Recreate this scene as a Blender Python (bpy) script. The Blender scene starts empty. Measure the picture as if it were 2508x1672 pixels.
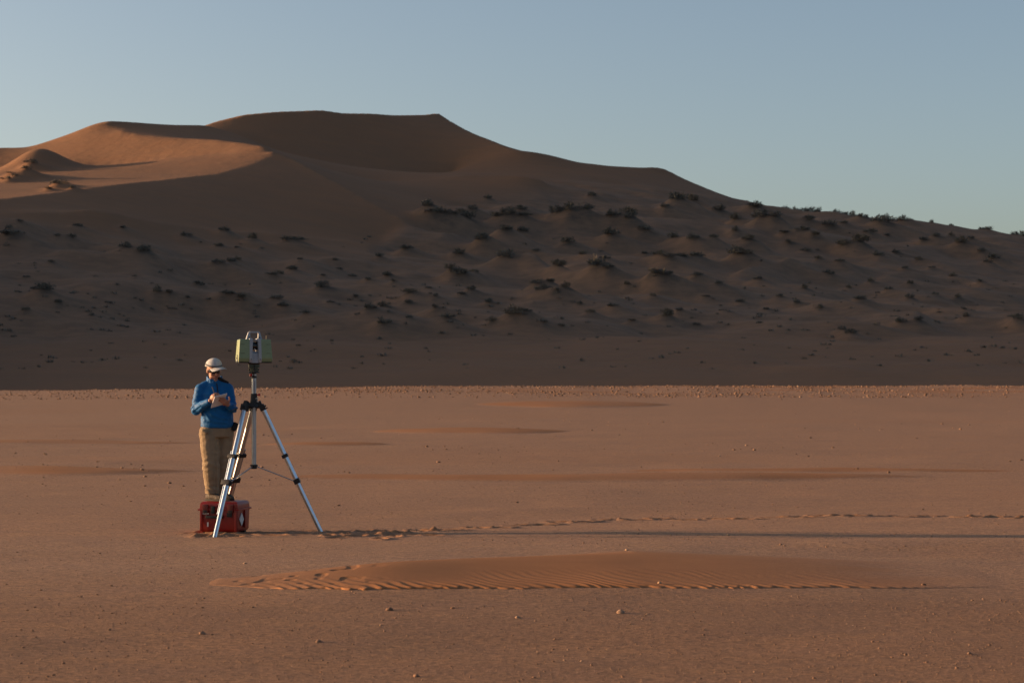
import bpy, bmesh, math, random
import numpy as np
from mathutils import Vector, Matrix

SC = bpy.context.scene
COL = SC.collection
R = math.radians

# ------------------------------------------------------------------ camera, sky, sun, exposure
FPX, U0, VH, HC = 5040.0, 1254.0, 942.0, 1.70      # focal length in photo pixels, centre column, eye-level row, eye height
cam_d = bpy.data.cameras.new('camera')
cam = bpy.data.objects.new('camera', cam_d)
COL.objects.link(cam)
cam.location = (0, 0, HC)
cam.rotation_euler = (R(90), 0, 0)
cam_d.sensor_width = 36.0
cam_d.lens = 36.0 * FPX / 2508.0
cam_d.shift_y = (VH - 836.0) / 2508.0
cam_d.clip_start = 0.1
cam_d.clip_end = 30000
cam_d.dof.use_dof = True
cam_d.dof.focus_distance = 24.0
cam_d.dof.aperture_fstop = 5.2
SC.camera = cam

SUN_EL, SUN_BACK = R(7.0), R(11.0)                  # low sun at the left, a touch behind the subject
LDIR = Vector((-math.cos(SUN_EL) * math.cos(SUN_BACK), math.cos(SUN_EL) * math.sin(SUN_BACK), math.sin(SUN_EL)))
world = bpy.data.worlds.new('World')
SC.world = world
world.use_nodes = True
wn = world.node_tree.nodes
sky = wn.new('ShaderNodeTexSky')
sky.sky_type = 'NISHITA'
sky.sun_disc = False
sky.sun_elevation = SUN_EL
sky.sun_rotation = math.atan2(LDIR.x, LDIR.y)
sky.altitude = 900
sky.air_density = 0.7
sky.dust_density = 5.0
sky.ozone_density = 0.5
wn['Background'].inputs['Strength'].default_value = 0.108
world.node_tree.links.new(sky.outputs[0], wn['Background'].inputs['Color'])
sun_d = bpy.data.lights.new('sun', 'SUN')
sun_d.energy = 5.0
sun_d.angle = R(0.55)
sun_d.color = (1.0, 0.595, 0.315)
sun = bpy.data.objects.new('sun', sun_d)
COL.objects.link(sun)
sun.rotation_euler = LDIR.to_track_quat('Z', 'Y').to_euler()
sun.location = (-60, 10, 30)
SC.view_settings.view_transform = 'Standard'
SC.view_settings.look = 'None'
SC.view_settings.gamma = 1.0
SC.view_settings.exposure = 0.9

# ------------------------------------------------------------------ helpers
rng = np.random.default_rng(7)
random.seed(7)

def tag(o, label=None, cat=None, group=None, kind=None):
    if label: o['label'] = label
    if cat: o['category'] = cat
    if group: o['group'] = group
    if kind: o['kind'] = kind
    return o

def link(name, me, mat=None, parent=None, smooth=True):
    o = bpy.data.objects.new(name, me)
    COL.objects.link(o)
    if mat is not None:
        me.materials.clear(); me.materials.append(mat)
    if parent is not None:
        o.parent = parent
    if smooth:
        me.polygons.foreach_set('use_smooth', np.ones(len(me.polygons), bool))
    return o

def empty(name, loc, rz=0.0):
    o = bpy.data.objects.new(name, None)
    COL.objects.link(o)
    o.location = loc
    o.rotation_euler = (0, 0, rz)
    o.empty_display_size = 0.2
    return o

def mesh_np(name, co, faces, attrs=None):
    """faces: (n,3) or (n,4) int array"""
    co = np.asarray(co, np.float32); faces = np.asarray(faces, np.int32)
    k = faces.shape[1]
    me = bpy.data.meshes.new(name)
    me.vertices.add(len(co)); me.vertices.foreach_set('co', co.ravel())
    me.loops.add(faces.size); me.loops.foreach_set('vertex_index', faces.ravel())
    me.polygons.add(len(faces))
    me.polygons.foreach_set('loop_start', np.arange(len(faces), dtype=np.int32) * k)
    me.polygons.foreach_set('loop_total', np.full(len(faces), k, np.int32))
    me.update(calc_edges=True)
    for n, a in (attrs or {}).items():
        at = me.attributes.new(n, 'FLOAT', 'POINT')
        at.data.foreach_set('value', np.asarray(a, np.float32).ravel())
    return me

def grid_faces(nr, nc):
    i = np.arange(nr * nc).reshape(nr, nc)
    return np.stack([i[:-1, :-1], i[:-1, 1:], i[1:, 1:], i[1:, :-1]], -1).reshape(-1, 4)

def _h(ix, iy, iz, seed):
    n = (ix.astype(np.int64) * 374761393 + iy.astype(np.int64) * 668265263 + iz.astype(np.int64) * 2147483647 + seed * 974634777) & 0x7fffffff
    n = ((n ^ (n >> 13)) * 1274126177) & 0x7fffffff
    n = n ^ (n >> 16)
    return (n & 0xffff) / 32767.5 - 1.0

def noise2(x, y, seed=0):
    x = np.asarray(x, float); y = np.asarray(y, float)
    ix = np.floor(x); iy = np.floor(y); fx = x - ix; fy = y - iy
    fx = fx * fx * fx * (fx * (fx * 6 - 15) + 10); fy = fy * fy * fy * (fy * (fy * 6 - 15) + 10)
    z = np.zeros_like(ix)
    a = _h(ix, iy, z, seed); b = _h(ix + 1, iy, z, seed); c = _h(ix, iy + 1, z, seed); d = _h(ix + 1, iy + 1, z, seed)
    return (a * (1 - fx) + b * fx) * (1 - fy) + (c * (1 - fx) + d * fx) * fy

def noise3(p, seed=0):
    i = np.floor(p); f = p - i; f = f * f * (3 - 2 * f)
    out = 0
    for dx in (0, 1):
        for dy in (0, 1):
            for dz in (0, 1):
                w = (f[:, 0] if dx else 1 - f[:, 0]) * (f[:, 1] if dy else 1 - f[:, 1]) * (f[:, 2] if dz else 1 - f[:, 2])
                out = out + w * _h(i[:, 0] + dx, i[:, 1] + dy, i[:, 2] + dz, seed)
    return out

def sstep(a, b, x):
    t = np.clip((x - a) / (b - a), 0, 1)
    return t * t * (3 - 2 * t)

# ------------------------------------------------------------------ materials
def pmat(name, color, rough=0.8, metal=0.0, var=0.0, vscale=8.0, bump=0.0, bscale=60.0, spec=0.3, coat=0.0, color2=None, bdist=0.01):
    m = bpy.data.materials.new(name); m.use_nodes = True
    nt = m.node_tree; n = nt.nodes; L = nt.links.new
    b = n['Principled BSDF']
    b.inputs['Roughness'].default_value = rough
    b.inputs['Metallic'].default_value = metal
    b.inputs['Specular IOR Level'].default_value = spec
    b.inputs['Coat Weight'].default_value = coat
    tc = n.new('ShaderNodeTexCoord')
    if var > 0 or color2:
        no = n.new('ShaderNodeTexNoise'); no.inputs['Scale'].default_value = vscale; no.inputs['Detail'].default_value = 5
        L(tc.outputs['Object'], no.inputs['Vector'])
        rp = n.new('ShaderNodeValToRGB')
        c2 = color2 or tuple(c * (1 - var) for c in color)
        c1 = color if color2 else tuple(min(1, c * (1 + var)) for c in color)
        rp.color_ramp.elements[0].position = 0.35; rp.color_ramp.elements[1].position = 0.65
        rp.color_ramp.elements[0].color = (*c2, 1); rp.color_ramp.elements[1].color = (*c1, 1)
        L(no.outputs['Fac'], rp.inputs['Fac']); L(rp.outputs['Color'], b.inputs['Base Color'])
    else:
        b.inputs['Base Color'].default_value = (*color, 1)
    if bump > 0:
        nb = n.new('ShaderNodeTexNoise'); nb.inputs['Scale'].default_value = bscale; nb.inputs['Detail'].default_value = 4
        L(tc.outputs['Object'], nb.inputs['Vector'])
        bp = n.new('ShaderNodeBump'); bp.inputs['Strength'].default_value = bump; bp.inputs['Distance'].default_value = bdist
        L(nb.outputs['Fac'], bp.inputs['Height']); L(bp.outputs['Normal'], b.inputs['Normal'])
    return m

def _mix(nt, fac, a, b):
    mx = nt.nodes.new('ShaderNodeMix'); mx.data_type = 'RGBA'
    if isinstance(fac, (int, float)): mx.inputs[0].default_value = fac
    else: nt.links.new(fac, mx.inputs[0])
    for i, s in ((6, a), (7, b)):
        if isinstance(s, tuple): mx.inputs[i].default_value = (*s, 1)
        else: nt.links.new(s, mx.inputs[i])
    return mx.outputs[2]

def _noise(nt, vec, scale, detail=4, rough=0.55, lo=0.35, hi=0.65):
    no = nt.nodes.new('ShaderNodeTexNoise'); no.inputs['Scale'].default_value = scale
    no.inputs['Detail'].default_value = detail; no.inputs['Roughness'].default_value = rough
    nt.links.new(vec, no.inputs['Vector'])
    mr = nt.nodes.new('ShaderNodeMapRange'); mr.inputs['From Min'].default_value = lo; mr.inputs['From Max'].default_value = hi
    nt.links.new(no.outputs['Fac'], mr.inputs['Value'])
    return mr.outputs[0]

def _scaled(nt, vec, s):
    mp = nt.nodes.new('ShaderNodeMapping'); mp.inputs['Scale'].default_value = s
    nt.links.new(vec, mp.inputs['Vector'])
    return mp.outputs[0]

SAND_A, SAND_B = (0.295, 0.132, 0.056), (0.262, 0.115, 0.048)

def ground_mat():
    m = bpy.data.materials.new('gravel_plain'); m.use_nodes = True
    nt = m.node_tree; b = nt.nodes['Principled BSDF']
    b.inputs['Roughness'].default_value = 0.92; b.inputs['Specular IOR Level'].default_value = 0.15
    tc = nt.nodes.new('ShaderNodeTexCoord'); P = tc.outputs['Object']
    at = nt.nodes.new('ShaderNodeAttribute'); at.attribute_name = 'sand'
    big = _noise(nt, _scaled(nt, P, (0.09, 0.28, 1)), 1.0, 4, 0.6, 0.35, 0.65)
    mid = _noise(nt, _scaled(nt, P, (1.1, 2.0, 1)), 1.0, 4, 0.6, 0.3, 0.7)
    fine = _noise(nt, _scaled(nt, P, (0.75, 1.25, 1)), 24.0, 6, 0.75, 0.36, 0.62)
    mott = _noise(nt, _scaled(nt, P, (0.6, 1.0, 1)), 6.0, 5, 0.7, 0.40, 0.72)
    spk = _noise(nt, P, 75.0, 3, 0.7, 0.55, 0.68)
    drk = _noise(nt, _scaled(nt, P, (0.6, 1.0, 1)), 34.0, 5, 0.75, 0.51, 0.62)  # dark flecks stretched sideways: shadows of grit put into the colour
    g = _mix(nt, big, (0.425, 0.262, 0.158), (0.475, 0.278, 0.151))
    g2 = _mix(nt, mid, g, (0.360, 0.222, 0.152))
    g3 = _mix(nt, fine, (0.180, 0.106, 0.069), g2)
    mm = nt.nodes.new('ShaderNodeMath'); mm.operation = 'MULTIPLY'; mm.inputs[1].default_value = 0.55
    nt.links.new(mott, mm.inputs[0])
    g3 = _mix(nt, mm.outputs[0], g3, (0.21, 0.135, 0.102))
    g4 = _mix(nt, spk, g3, (0.47, 0.315, 0.22))
    mul = nt.nodes.new('ShaderNodeMath'); mul.operation = 'MULTIPLY'; mul.inputs[1].default_value = 0.78
    nt.links.new(drk, mul.inputs[0])
    g5 = _mix(nt, mul.outputs[0], g4, (0.10, 0.075, 0.065))
    co = nt.nodes.new('ShaderNodeAttribute'); co.attribute_name = 'coarse'
    dk = nt.nodes.new('ShaderNodeMix'); dk.data_type = 'RGBA'; dk.blend_type = 'MULTIPLY'
    nt.links.new(co.outputs['Fac'], dk.inputs[0]); nt.links.new(g5, dk.inputs[6]); dk.inputs[7].default_value = (0.80, 0.74, 0.68, 1)  # near gravel darker: coarse lag, with clod shade and vignetting put into colour
    g5 = dk.outputs[2]
    s = _mix(nt, mid, SAND_A, SAND_B)
    c = _mix(nt, at.outputs['Fac'], g5, s)
    nt.links.new(c, b.inputs['Base Color'])
    nb = nt.nodes.new('ShaderNodeTexNoise'); nb.inputs['Scale'].default_value = 30; nb.inputs['Detail'].default_value = 6; nb.inputs['Roughness'].default_value = 0.7
    nt.links.new(P, nb.inputs['Vector'])
    bp = nt.nodes.new('ShaderNodeBump'); bp.inputs['Distance'].default_value = 0.018
    inv = nt.nodes.new('ShaderNodeMapRange'); inv.inputs['To Min'].default_value = 0.7; inv.inputs['To Max'].default_value = 0.12
    nt.links.new(at.outputs['Fac'], inv.inputs['Value']); nt.links.new(inv.outputs[0], bp.inputs['Strength'])
    nt.links.new(nb.outputs['Fac'], bp.inputs['Height']); nt.links.new(bp.outputs['Normal'], b.inputs['Normal'])
    return m

def dune_mat():
    m = bpy.data.materials.new('dune_sand'); m.use_nodes = True
    nt = m.node_tree; b = nt.nodes['Principled BSDF']
    b.inputs['Roughness'].default_value = 0.95; b.inputs['Specular IOR Level'].default_value = 0.1
    tc = nt.nodes.new('ShaderNodeTexCoord'); P = tc.outputs['Object']
    at = nt.nodes.new('ShaderNodeAttribute'); at.attribute_name = 'litter'
    big = _noise(nt, _scaled(nt, P, (0.012, 0.03, 0.05)), 1.0, 5, 0.6, 0.3, 0.7)
    stk = _noise(nt, _scaled(nt, P, (0.06, 0.22, 0.3)), 1.0, 6, 0.65, 0.3, 0.7)
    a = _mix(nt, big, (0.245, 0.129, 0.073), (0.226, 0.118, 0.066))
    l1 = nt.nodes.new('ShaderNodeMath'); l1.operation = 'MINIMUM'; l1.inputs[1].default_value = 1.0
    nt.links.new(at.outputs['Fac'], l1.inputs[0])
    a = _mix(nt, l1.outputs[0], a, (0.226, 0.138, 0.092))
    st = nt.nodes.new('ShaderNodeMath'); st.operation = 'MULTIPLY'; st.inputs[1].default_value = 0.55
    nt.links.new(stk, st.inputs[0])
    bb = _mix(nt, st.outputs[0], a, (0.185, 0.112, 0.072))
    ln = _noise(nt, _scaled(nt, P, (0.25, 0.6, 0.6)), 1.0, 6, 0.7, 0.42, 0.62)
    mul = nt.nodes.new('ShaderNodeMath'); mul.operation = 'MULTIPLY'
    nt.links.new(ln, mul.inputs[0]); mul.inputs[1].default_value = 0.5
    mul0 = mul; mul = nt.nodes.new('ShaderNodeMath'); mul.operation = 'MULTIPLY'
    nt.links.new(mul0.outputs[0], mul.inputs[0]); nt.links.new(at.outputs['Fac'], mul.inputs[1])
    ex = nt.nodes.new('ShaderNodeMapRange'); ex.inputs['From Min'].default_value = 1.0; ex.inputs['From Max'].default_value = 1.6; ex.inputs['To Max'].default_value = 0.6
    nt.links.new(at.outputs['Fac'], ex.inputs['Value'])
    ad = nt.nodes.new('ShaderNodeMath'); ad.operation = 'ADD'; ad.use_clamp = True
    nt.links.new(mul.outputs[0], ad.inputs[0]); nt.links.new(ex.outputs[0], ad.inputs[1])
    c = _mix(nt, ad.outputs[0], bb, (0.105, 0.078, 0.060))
    nt.links.new(c, b.inputs['Base Color'])
    nb = nt.nodes.new('ShaderNodeTexNoise'); nb.inputs['Scale'].default_value = 1; nb.inputs['Detail'].default_value = 7; nb.inputs['Roughness'].default_value = 0.6
    nt.links.new(_scaled(nt, P, (0.3, 0.6, 0.6)), nb.inputs['Vector'])
    bp = nt.nodes.new('ShaderNodeBump'); bp.inputs['Distance'].default_value = 0.8; bp.inputs['Strength'].default_value = 0.3
    nt.links.new(nb.outputs['Fac'], bp.inputs['Height']); nt.links.new(bp.outputs['Normal'], b.inputs['Normal'])
    return m

M_GROUND, M_DUNE = ground_mat(), dune_mat()
# ------------------------------------------------------------------ the gravel plain
def uv_xy(u, v, z=0.0):
    y = (HC - z) * FPX / (v - VH)
    return (u - U0) / FPX * y, y

# low orange sand streaks lying on the plain: x0, x1, y, half depth, height
STREAKS = []
for u0, u1, v, hd, h in ((640, 2300, 1170, 1.5, 0.085), (-250, 500, 1156, 1.7, 0.085), (900, 1400, 1056, 3.6, 0.12), (1160, 1640, 1003, 8.0, 0.19),
                         (640, 960, 1089, 1.8, 0.07), (-300, 500, 1083, 2.4, 0.06), (1850, 2700, 962, 20.0, 0.0), (1500, 2508, 1150, 1.2, 0.04)):
    x0, y0 = uv_xy(u0, v); x1, _ = uv_xy(u1, v)
    STREAKS.append((x0, x1, y0, hd, h))

# footprints: the track walked in from the right and the trampled patch round the tripod
PRINTS = []
_path = [(650, 1298), (820, 1297), (1000, 1299), (1200, 1291), (1400, 1277), (1560, 1271), (1750, 1274), (1900, 1272), (2100, 1267), (2300, 1269), (2508, 1276), (2760, 1286)]
_pw = np.array([uv_xy(u, v) for u, v in _path])
_sl = np.concatenate([[0], np.cumsum(np.hypot(*np.diff(_pw, axis=0).T))])
_k = 0
for s in np.arange(0.1, _sl[-1], 0.36):
    px, py = np.interp(s, _sl, _pw[:, 0]), np.interp(s, _sl, _pw[:, 1])
    PRINTS.append((px + rng.normal(0, 0.04), py + (0.11 if _k % 2 else -0.11) + rng.normal(0, 0.03), rng.normal(0, 0.25), rng.uniform(0.8, 1.25), 1.0)); _k += 1
for _ in range(34):
    t = rng.random()
    PRINTS.append((-3.9 + 2.9 * t + rng.normal(0, 0.15), 23.35 + rng.normal(0.25, 0.34), rng.uniform(-1.5, 1.5), rng.uniform(0.7, 1.1), rng.uniform(0.5, 1)))
PRINTS = np.array(PRINTS)

def plain(x, y, full=True):
    """height and sand cover of the plain at x, y"""
    rise = 1.585 - 0.46 * (1 - sstep(-54, 6, x))
    rise = rise + 0.05 * noise2(x / 9.0, x * 0, 17) + 0.03 * noise2(x / 2.7, x * 0, 18)
    z = rise * sstep(112, 202, y)
    z = np.where(y > 202, rise - 1.2 * sstep(202, 236, y), z)
    z = z + 0.030 * noise2(x / 5.0, y / 3.2, 3) * sstep(6, 14, y) * (1 - 0.9 * sstep(110, 180, y))
    z = z + 0.010 * noise2(x / 1.3, y / 0.9, 4) * (1 - sstep(60, 120, y))
    z = z + 0.075 * sstep(-3.5, 6.5, x) * sstep(20.3, 21.8, y) * (1 - sstep(24.2, 28, y))
    sand = 0.10 * (noise2(x / 9, y / 4, 9) > 0.25).astype(float) * 0
    for x0, x1, yc, hd, h in STREAKS:
        w = (x1 - x0) / 2; xc = (x0 + x1) / 2
        yy = yc + 0.25 * hd * noise2(x / (0.35 * w + 1), x * 0 + yc, 11)
        tx = (x - xc) / w; ty = (y - yy) / hd
        d = np.clip(1 - tx * tx, 0, 1) ** 0.8
        e = np.clip(1 - (ty / np.maximum(d, 0.05)) ** 2, 0, 1) * (d > 0.02)
        z = z + h * e * d
        sand = np.maximum(sand, sstep(0.05, 0.5, e) * sstep(0.0, 0.35, d) * (0.85 + 0.25 * noise2(x / 1.7, y / 2.2, 12)))
    sand = np.maximum(sand, 0.22 * sstep(19, 27, y))
    sand = np.maximum(sand, 0.8 * sstep(158, 172, y) * (1 - sstep(203, 208, y)) * np.clip(0.5 + 0.9 * noise2(x / 6, y / 5, 14), 0, 1) * (0.3 + 0.7 * sstep(-40, 20, x)))
    sand = np.maximum(sand, 0.32 * sstep(0.1, 0.7, noise2(x / 16, y / (2.2 + 0.03 * y), 15)) * sstep(18, 30, y))
    if full:
        box = (y > 22) & (y < 28) & (x > -6.5) & (x < 9)
        if box.any():
            xs, ys = x[box], y[box]; dz = np.zeros_like(xs); sd = np.zeros_like(xs)
            for px, py, an, sc, dp in PRINTS:
                m = (np.abs(xs - px) < 0.4) & (np.abs(ys - py) < 0.4)
                if not m.any(): continue
                a = xs[m] - px; b = ys[m] - py; c, s = math.cos(an), math.sin(an)
                p = (a * c + b * s) / (0.155 * sc); q = (-a * s + b * c) / (0.075 * sc)
                r = np.sqrt(p * p + q * q)
                dz[m] += dp * (-0.036 * np.exp(-(r / 0.8) ** 4) + 0.020 * np.exp(-((r - 1.35) / 0.33) ** 2) * (0.7 + 0.6 * noise2(a * 18 + px * 9, b * 18, 5)))
                sd[m] = np.maximum(sd[m], 0.75 * np.exp(-(r / 1.7) ** 2))
            z = z.copy(); z[box] += np.clip(dz, -0.045, 0.06); sand = sand.copy(); sand[box] = np.maximum(sand[box], sd)
    return z, np.clip(sand, 0, 1)

def _rows():
    r = [-3000, -800, -300, -120, -50, -20, -8, 0, 4, 7, 9, 10.5]
    y = 11.5
    while y < 22.7: r.append(y); y += 0.05
    while y < 27.3: r.append(y); y += 0.026
    while y < 205: r.append(y); y += max(0.05, 0.0040 * y + (0.02 if y < 60 else 0))
    while y < 240: r.append(y); y += 2.0
    return np.array(r + [260, 300, 400, 600, 1000, 2000, 4000, 9000], float)

_s = np.linspace(-0.300, 0.300, 520)
_ext = 0.300 * 1.35 ** np.arange(1, 17)
_s = np.concatenate([-_ext[::-1], _s, _ext])
_ry = _rows()
GX = _s[None, :] * np.maximum(_ry, 11.0)[:, None]
GY = np.broadcast_to(_ry[:, None], GX.shape)
gz, gs = plain(GX.ravel(), GY.ravel())
ground_me = mesh_np('plain', np.stack([GX.ravel(), GY.ravel(), gz], -1), grid_faces(*GX.shape), {'sand': gs, 'coarse': (1 - sstep(14.5, 22.5, GY.ravel() + 1.6 * noise2(GX.ravel() / 2.5, GY.ravel() / 1.4, 16)))})  # coarse masks the near darkening: part gravel, part painted shade
tag(link('ground', ground_me, M_GROUND), kind='structure')

# ------------------------------------------------------------------ the rippled sand drift in the foreground
def make_drift():
    nx, ny = 620, 190
    xs = np.linspace(-3.0, 4.7, nx); t = np.linspace(-0.04, 1.05, ny)
    X, T = np.meshgrid(xs, t)
    # near and far edges of the drift
    near = np.interp(X, [-3.0, -2.4, -1.9, -1.2, 0.5, 2.0, 3.2, 4.7], [17.75, 17.35, 17.0, 16.86, 16.95, 17.05, 17.2, 17.6])
    far = np.interp(X, [-3.0, -2.4, -1.6, -0.4, 1.2, 3.0, 4.7], [17.9, 18.1, 18.9, 19.9, 20.9, 20.4, 19.0])
    k = 2 * math.pi / 0.112
    scal = 0.070 * np.abs(np.sin(k * 0.40 * X + 4.0 * noise2(X * 1.3, X * 0, 21))) * (0.5 + 0.5 * noise2(X * 2.3, X * 0, 20)) + 0.05 * noise2(X * 3.1, X * 0, 22) + 0.03 * noise2(X * 8.1, X * 0, 25)
    near0 = near
    near = near - scal * sstep(-2.6, -1.4, X) * (1 - sstep(2.6, 3.6, X))
    Y = near + T * (far - near)
    d = Y - near
    end = sstep(-2.8, -0.9, X) * (1 - sstep(0.6, 4.7, X))
    hmax = 0.080 * end
    T0 = (Y - near0) / (far - near0)
    h = hmax * (0.16 * sstep(0.0, 0.25, Y - near0) + 0.84 * sstep(0.0, 0.62, T0)) * (1 - sstep(0.62, 1.02, T0))
    ph = k * (0.86 * X + 0.42 * Y) + 5.0 * noise2(X * 0.7, Y * 0.9, 23) + 3.6 * noise2(X * 2.1, Y * 1.5, 24) + 1.8 * noise2(X * 5, Y * 4, 30)
    saw = ((ph / (2 * math.pi)) % 1.0)
    rip = np.where(saw < 0.62, saw / 0.62, (1 - saw) / 0.38)
    rip = rip * rip * (3 - 2 * rip)
    amp = 0.0006 + 0.0145 * np.exp(-d / 0.15) + 0.0042 * np.exp(-d / 0.75)
    rmask = np.clip(0.72 + 0.8 * noise2(X * 1.4, Y * 2.0, 28), 0.05, 1.25) * (1 - sstep(0.14, 0.50, T0 + 0.14 * noise2(X * 1.3, Y, 26))) * sstep(-2.5, -1.2, X) * (1 - sstep(2.6, 4.0, X))
    h = h + amp * rip * rmask * sstep(0.0, 0.05, d)
    # old prints and scuffs at the left tip
    sc = noise2(X * 8.5, Y * 8.0, 27)
    h = h - 0.008 * sstep(0.30, 0.62, sc) * sstep(-2.7, -2.2, X) * (1 - sstep(-1.5, -1.0, X)) * sstep(0.02, 0.2, T) * (1 - sstep(0.8, 1, T))
    gz, _ = plain(X.ravel(), Y.ravel(), False)
    edge = sstep(0.0, 0.03, T) * (1 - sstep(0.96, 1.0, T)) * sstep(-2.74, -2.5, X) * (1 - sstep(4.0, 4.7, X))
    z = gz.reshape(X.shape) - 0.012 + 0.016 * edge + np.maximum(h, 0)
    sand = np.clip((0.55 + 0.45 * end) * (1 - 0.75 * sstep(0.72, 1.0, T)) * (1 - 0.7 * sstep(2.9, 4.4, X + 1.0 * noise2(X, Y * 3, 29))), 0, 1)
    return mesh_np('sand_drift', np.stack([X, Y, z], -1).reshape(-1, 3), grid_faces(ny, nx), {'sand': sand.ravel()})
tag(link('sand_drift', make_drift(), M_GROUND), kind='structure')

# ------------------------------------------------------------------ the big star dune
# crest, crease and foot lines: (column, row, distance)
CURVES = [
    # skyline and back of the left peak
    [(-900, 470, 520), (-500, 425, 540), (-250, 390, 555), (0, 361, 568), (69, 362, 566), (117, 346, 567), (171, 327, 567), (229, 304, 567), (261, 296, 567), (341, 300, 576), (426, 305, 586), (496, 306, 596), (530, 313, 599), (565, 325, 598), (610, 340, 588)],
    # foot of the shaded crescent
    [(285, 318, 560), (340, 331, 552), (400, 336, 546), (470, 339, 541), (530, 342, 535), (600, 350, 527), (650, 359, 520)],
    # lower crest of the lit bowl
    [(-500, 560, 325), (-250, 528, 362), (-150, 512, 380), (0, 488, 400), (150, 470, 422), (270, 455, 440), (430, 437, 464), (540, 425, 480), (600, 408, 495), (650, 388, 508), (668, 370, 514)],
    # inside the lit bowl
    [(-250, 440, 545), (0, 430, 546), (130, 418, 541), (260, 405, 536), (420, 388, 528), (560, 375, 521)],
    # main summit crest
    [(430, 318, 620), (496, 309, 628), (533, 295, 632), (597, 279, 636), (682, 272, 642), (789, 269, 650), (837, 276, 654), (906, 277, 659), (960, 281, 665), (1034, 281, 674), (1077, 278, 681)],
    # foot of the summit's slip face
    [(575, 336, 616), (597, 345, 614), (682, 385, 605), (789, 415, 602), (906, 432, 608), (1034, 436, 622), (1120, 425, 629)],
    # right edge of the summit falling to the second crest
    [(1077, 278, 681), (1125, 309, 668), (1173, 332, 652), (1258, 368, 628)],
    # second crest
    [(1258, 368, 628), (1301, 371, 628), (1343, 378, 629), (1418, 398, 632), (1493, 407, 636), (1557, 409, 641), (1626, 411, 649)],
    # down to the shrubby ridge on the right
    [(1626, 411, 649), (1674, 437, 645), (1749, 469, 641), (1813, 492, 639), (1909, 516, 638), (2026, 531, 637), (2143, 534, 637), (2292, 545, 637), (2362, 558, 637), (2410, 566, 637), (2508, 580, 636), (2800, 630, 630), (3400, 720, 600)],
    # ridge descending from the tip of the lit bowl
    [(668, 370, 514), (710, 388, 510), (760, 415, 501), (830, 455, 487), (900, 492, 475), (1000, 548, 461), (1075, 590, 455)],
    # floor of the bowl under the summit
    [(800, 425, 545), (917, 447, 545), (1066, 440, 552), (1150, 431, 556), (1226, 432, 556), (1333, 440, 552)],
    [(1120, 520, 510), (1330, 512, 515), (1600, 520, 525), (1850, 545, 540), (2200, 585, 560), (2508, 618, 565), (3000, 680, 560)],
    # crest of the apron under the dark face
    [(-900, 590, 350), (-300, 530, 368), (0, 525, 384), (100, 527, 388), (213, 532, 393), (330, 548, 399), (405, 562, 403), (480, 575, 408), (600, 588, 416), (740, 592, 425), (860, 603, 434), (950, 612, 441), (1060, 622, 448), (1160, 617, 453)],
    [(1160, 617, 453), (1240, 607, 455), (1330, 603, 457), (1420, 612, 455), (1520, 628, 452), (1700, 655, 447), (2000, 695, 437), (2300, 735, 428), (2508, 757, 425), (3000, 800, 415)],
    # lower apron
    [(-900, 720, 330), (0, 655, 342), (300, 668, 347), (600, 690, 355), (1000, 700, 372), (1400, 712, 382), (1800, 735, 380), (2200, 765, 375), (2508, 785, 370), (3000, 810, 360)],
    [(-900, 810, 300), (0, 775, 305), (500, 785, 308), (1000, 793, 315), (1500, 800, 320), (2000, 825, 318), (2508, 843, 314), (3200, 860, 300)],
    [(-900, 885, 275), (0, 880, 277), (1200, 884, 282), (2508, 895, 280), (3200, 905, 276)],
]

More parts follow.
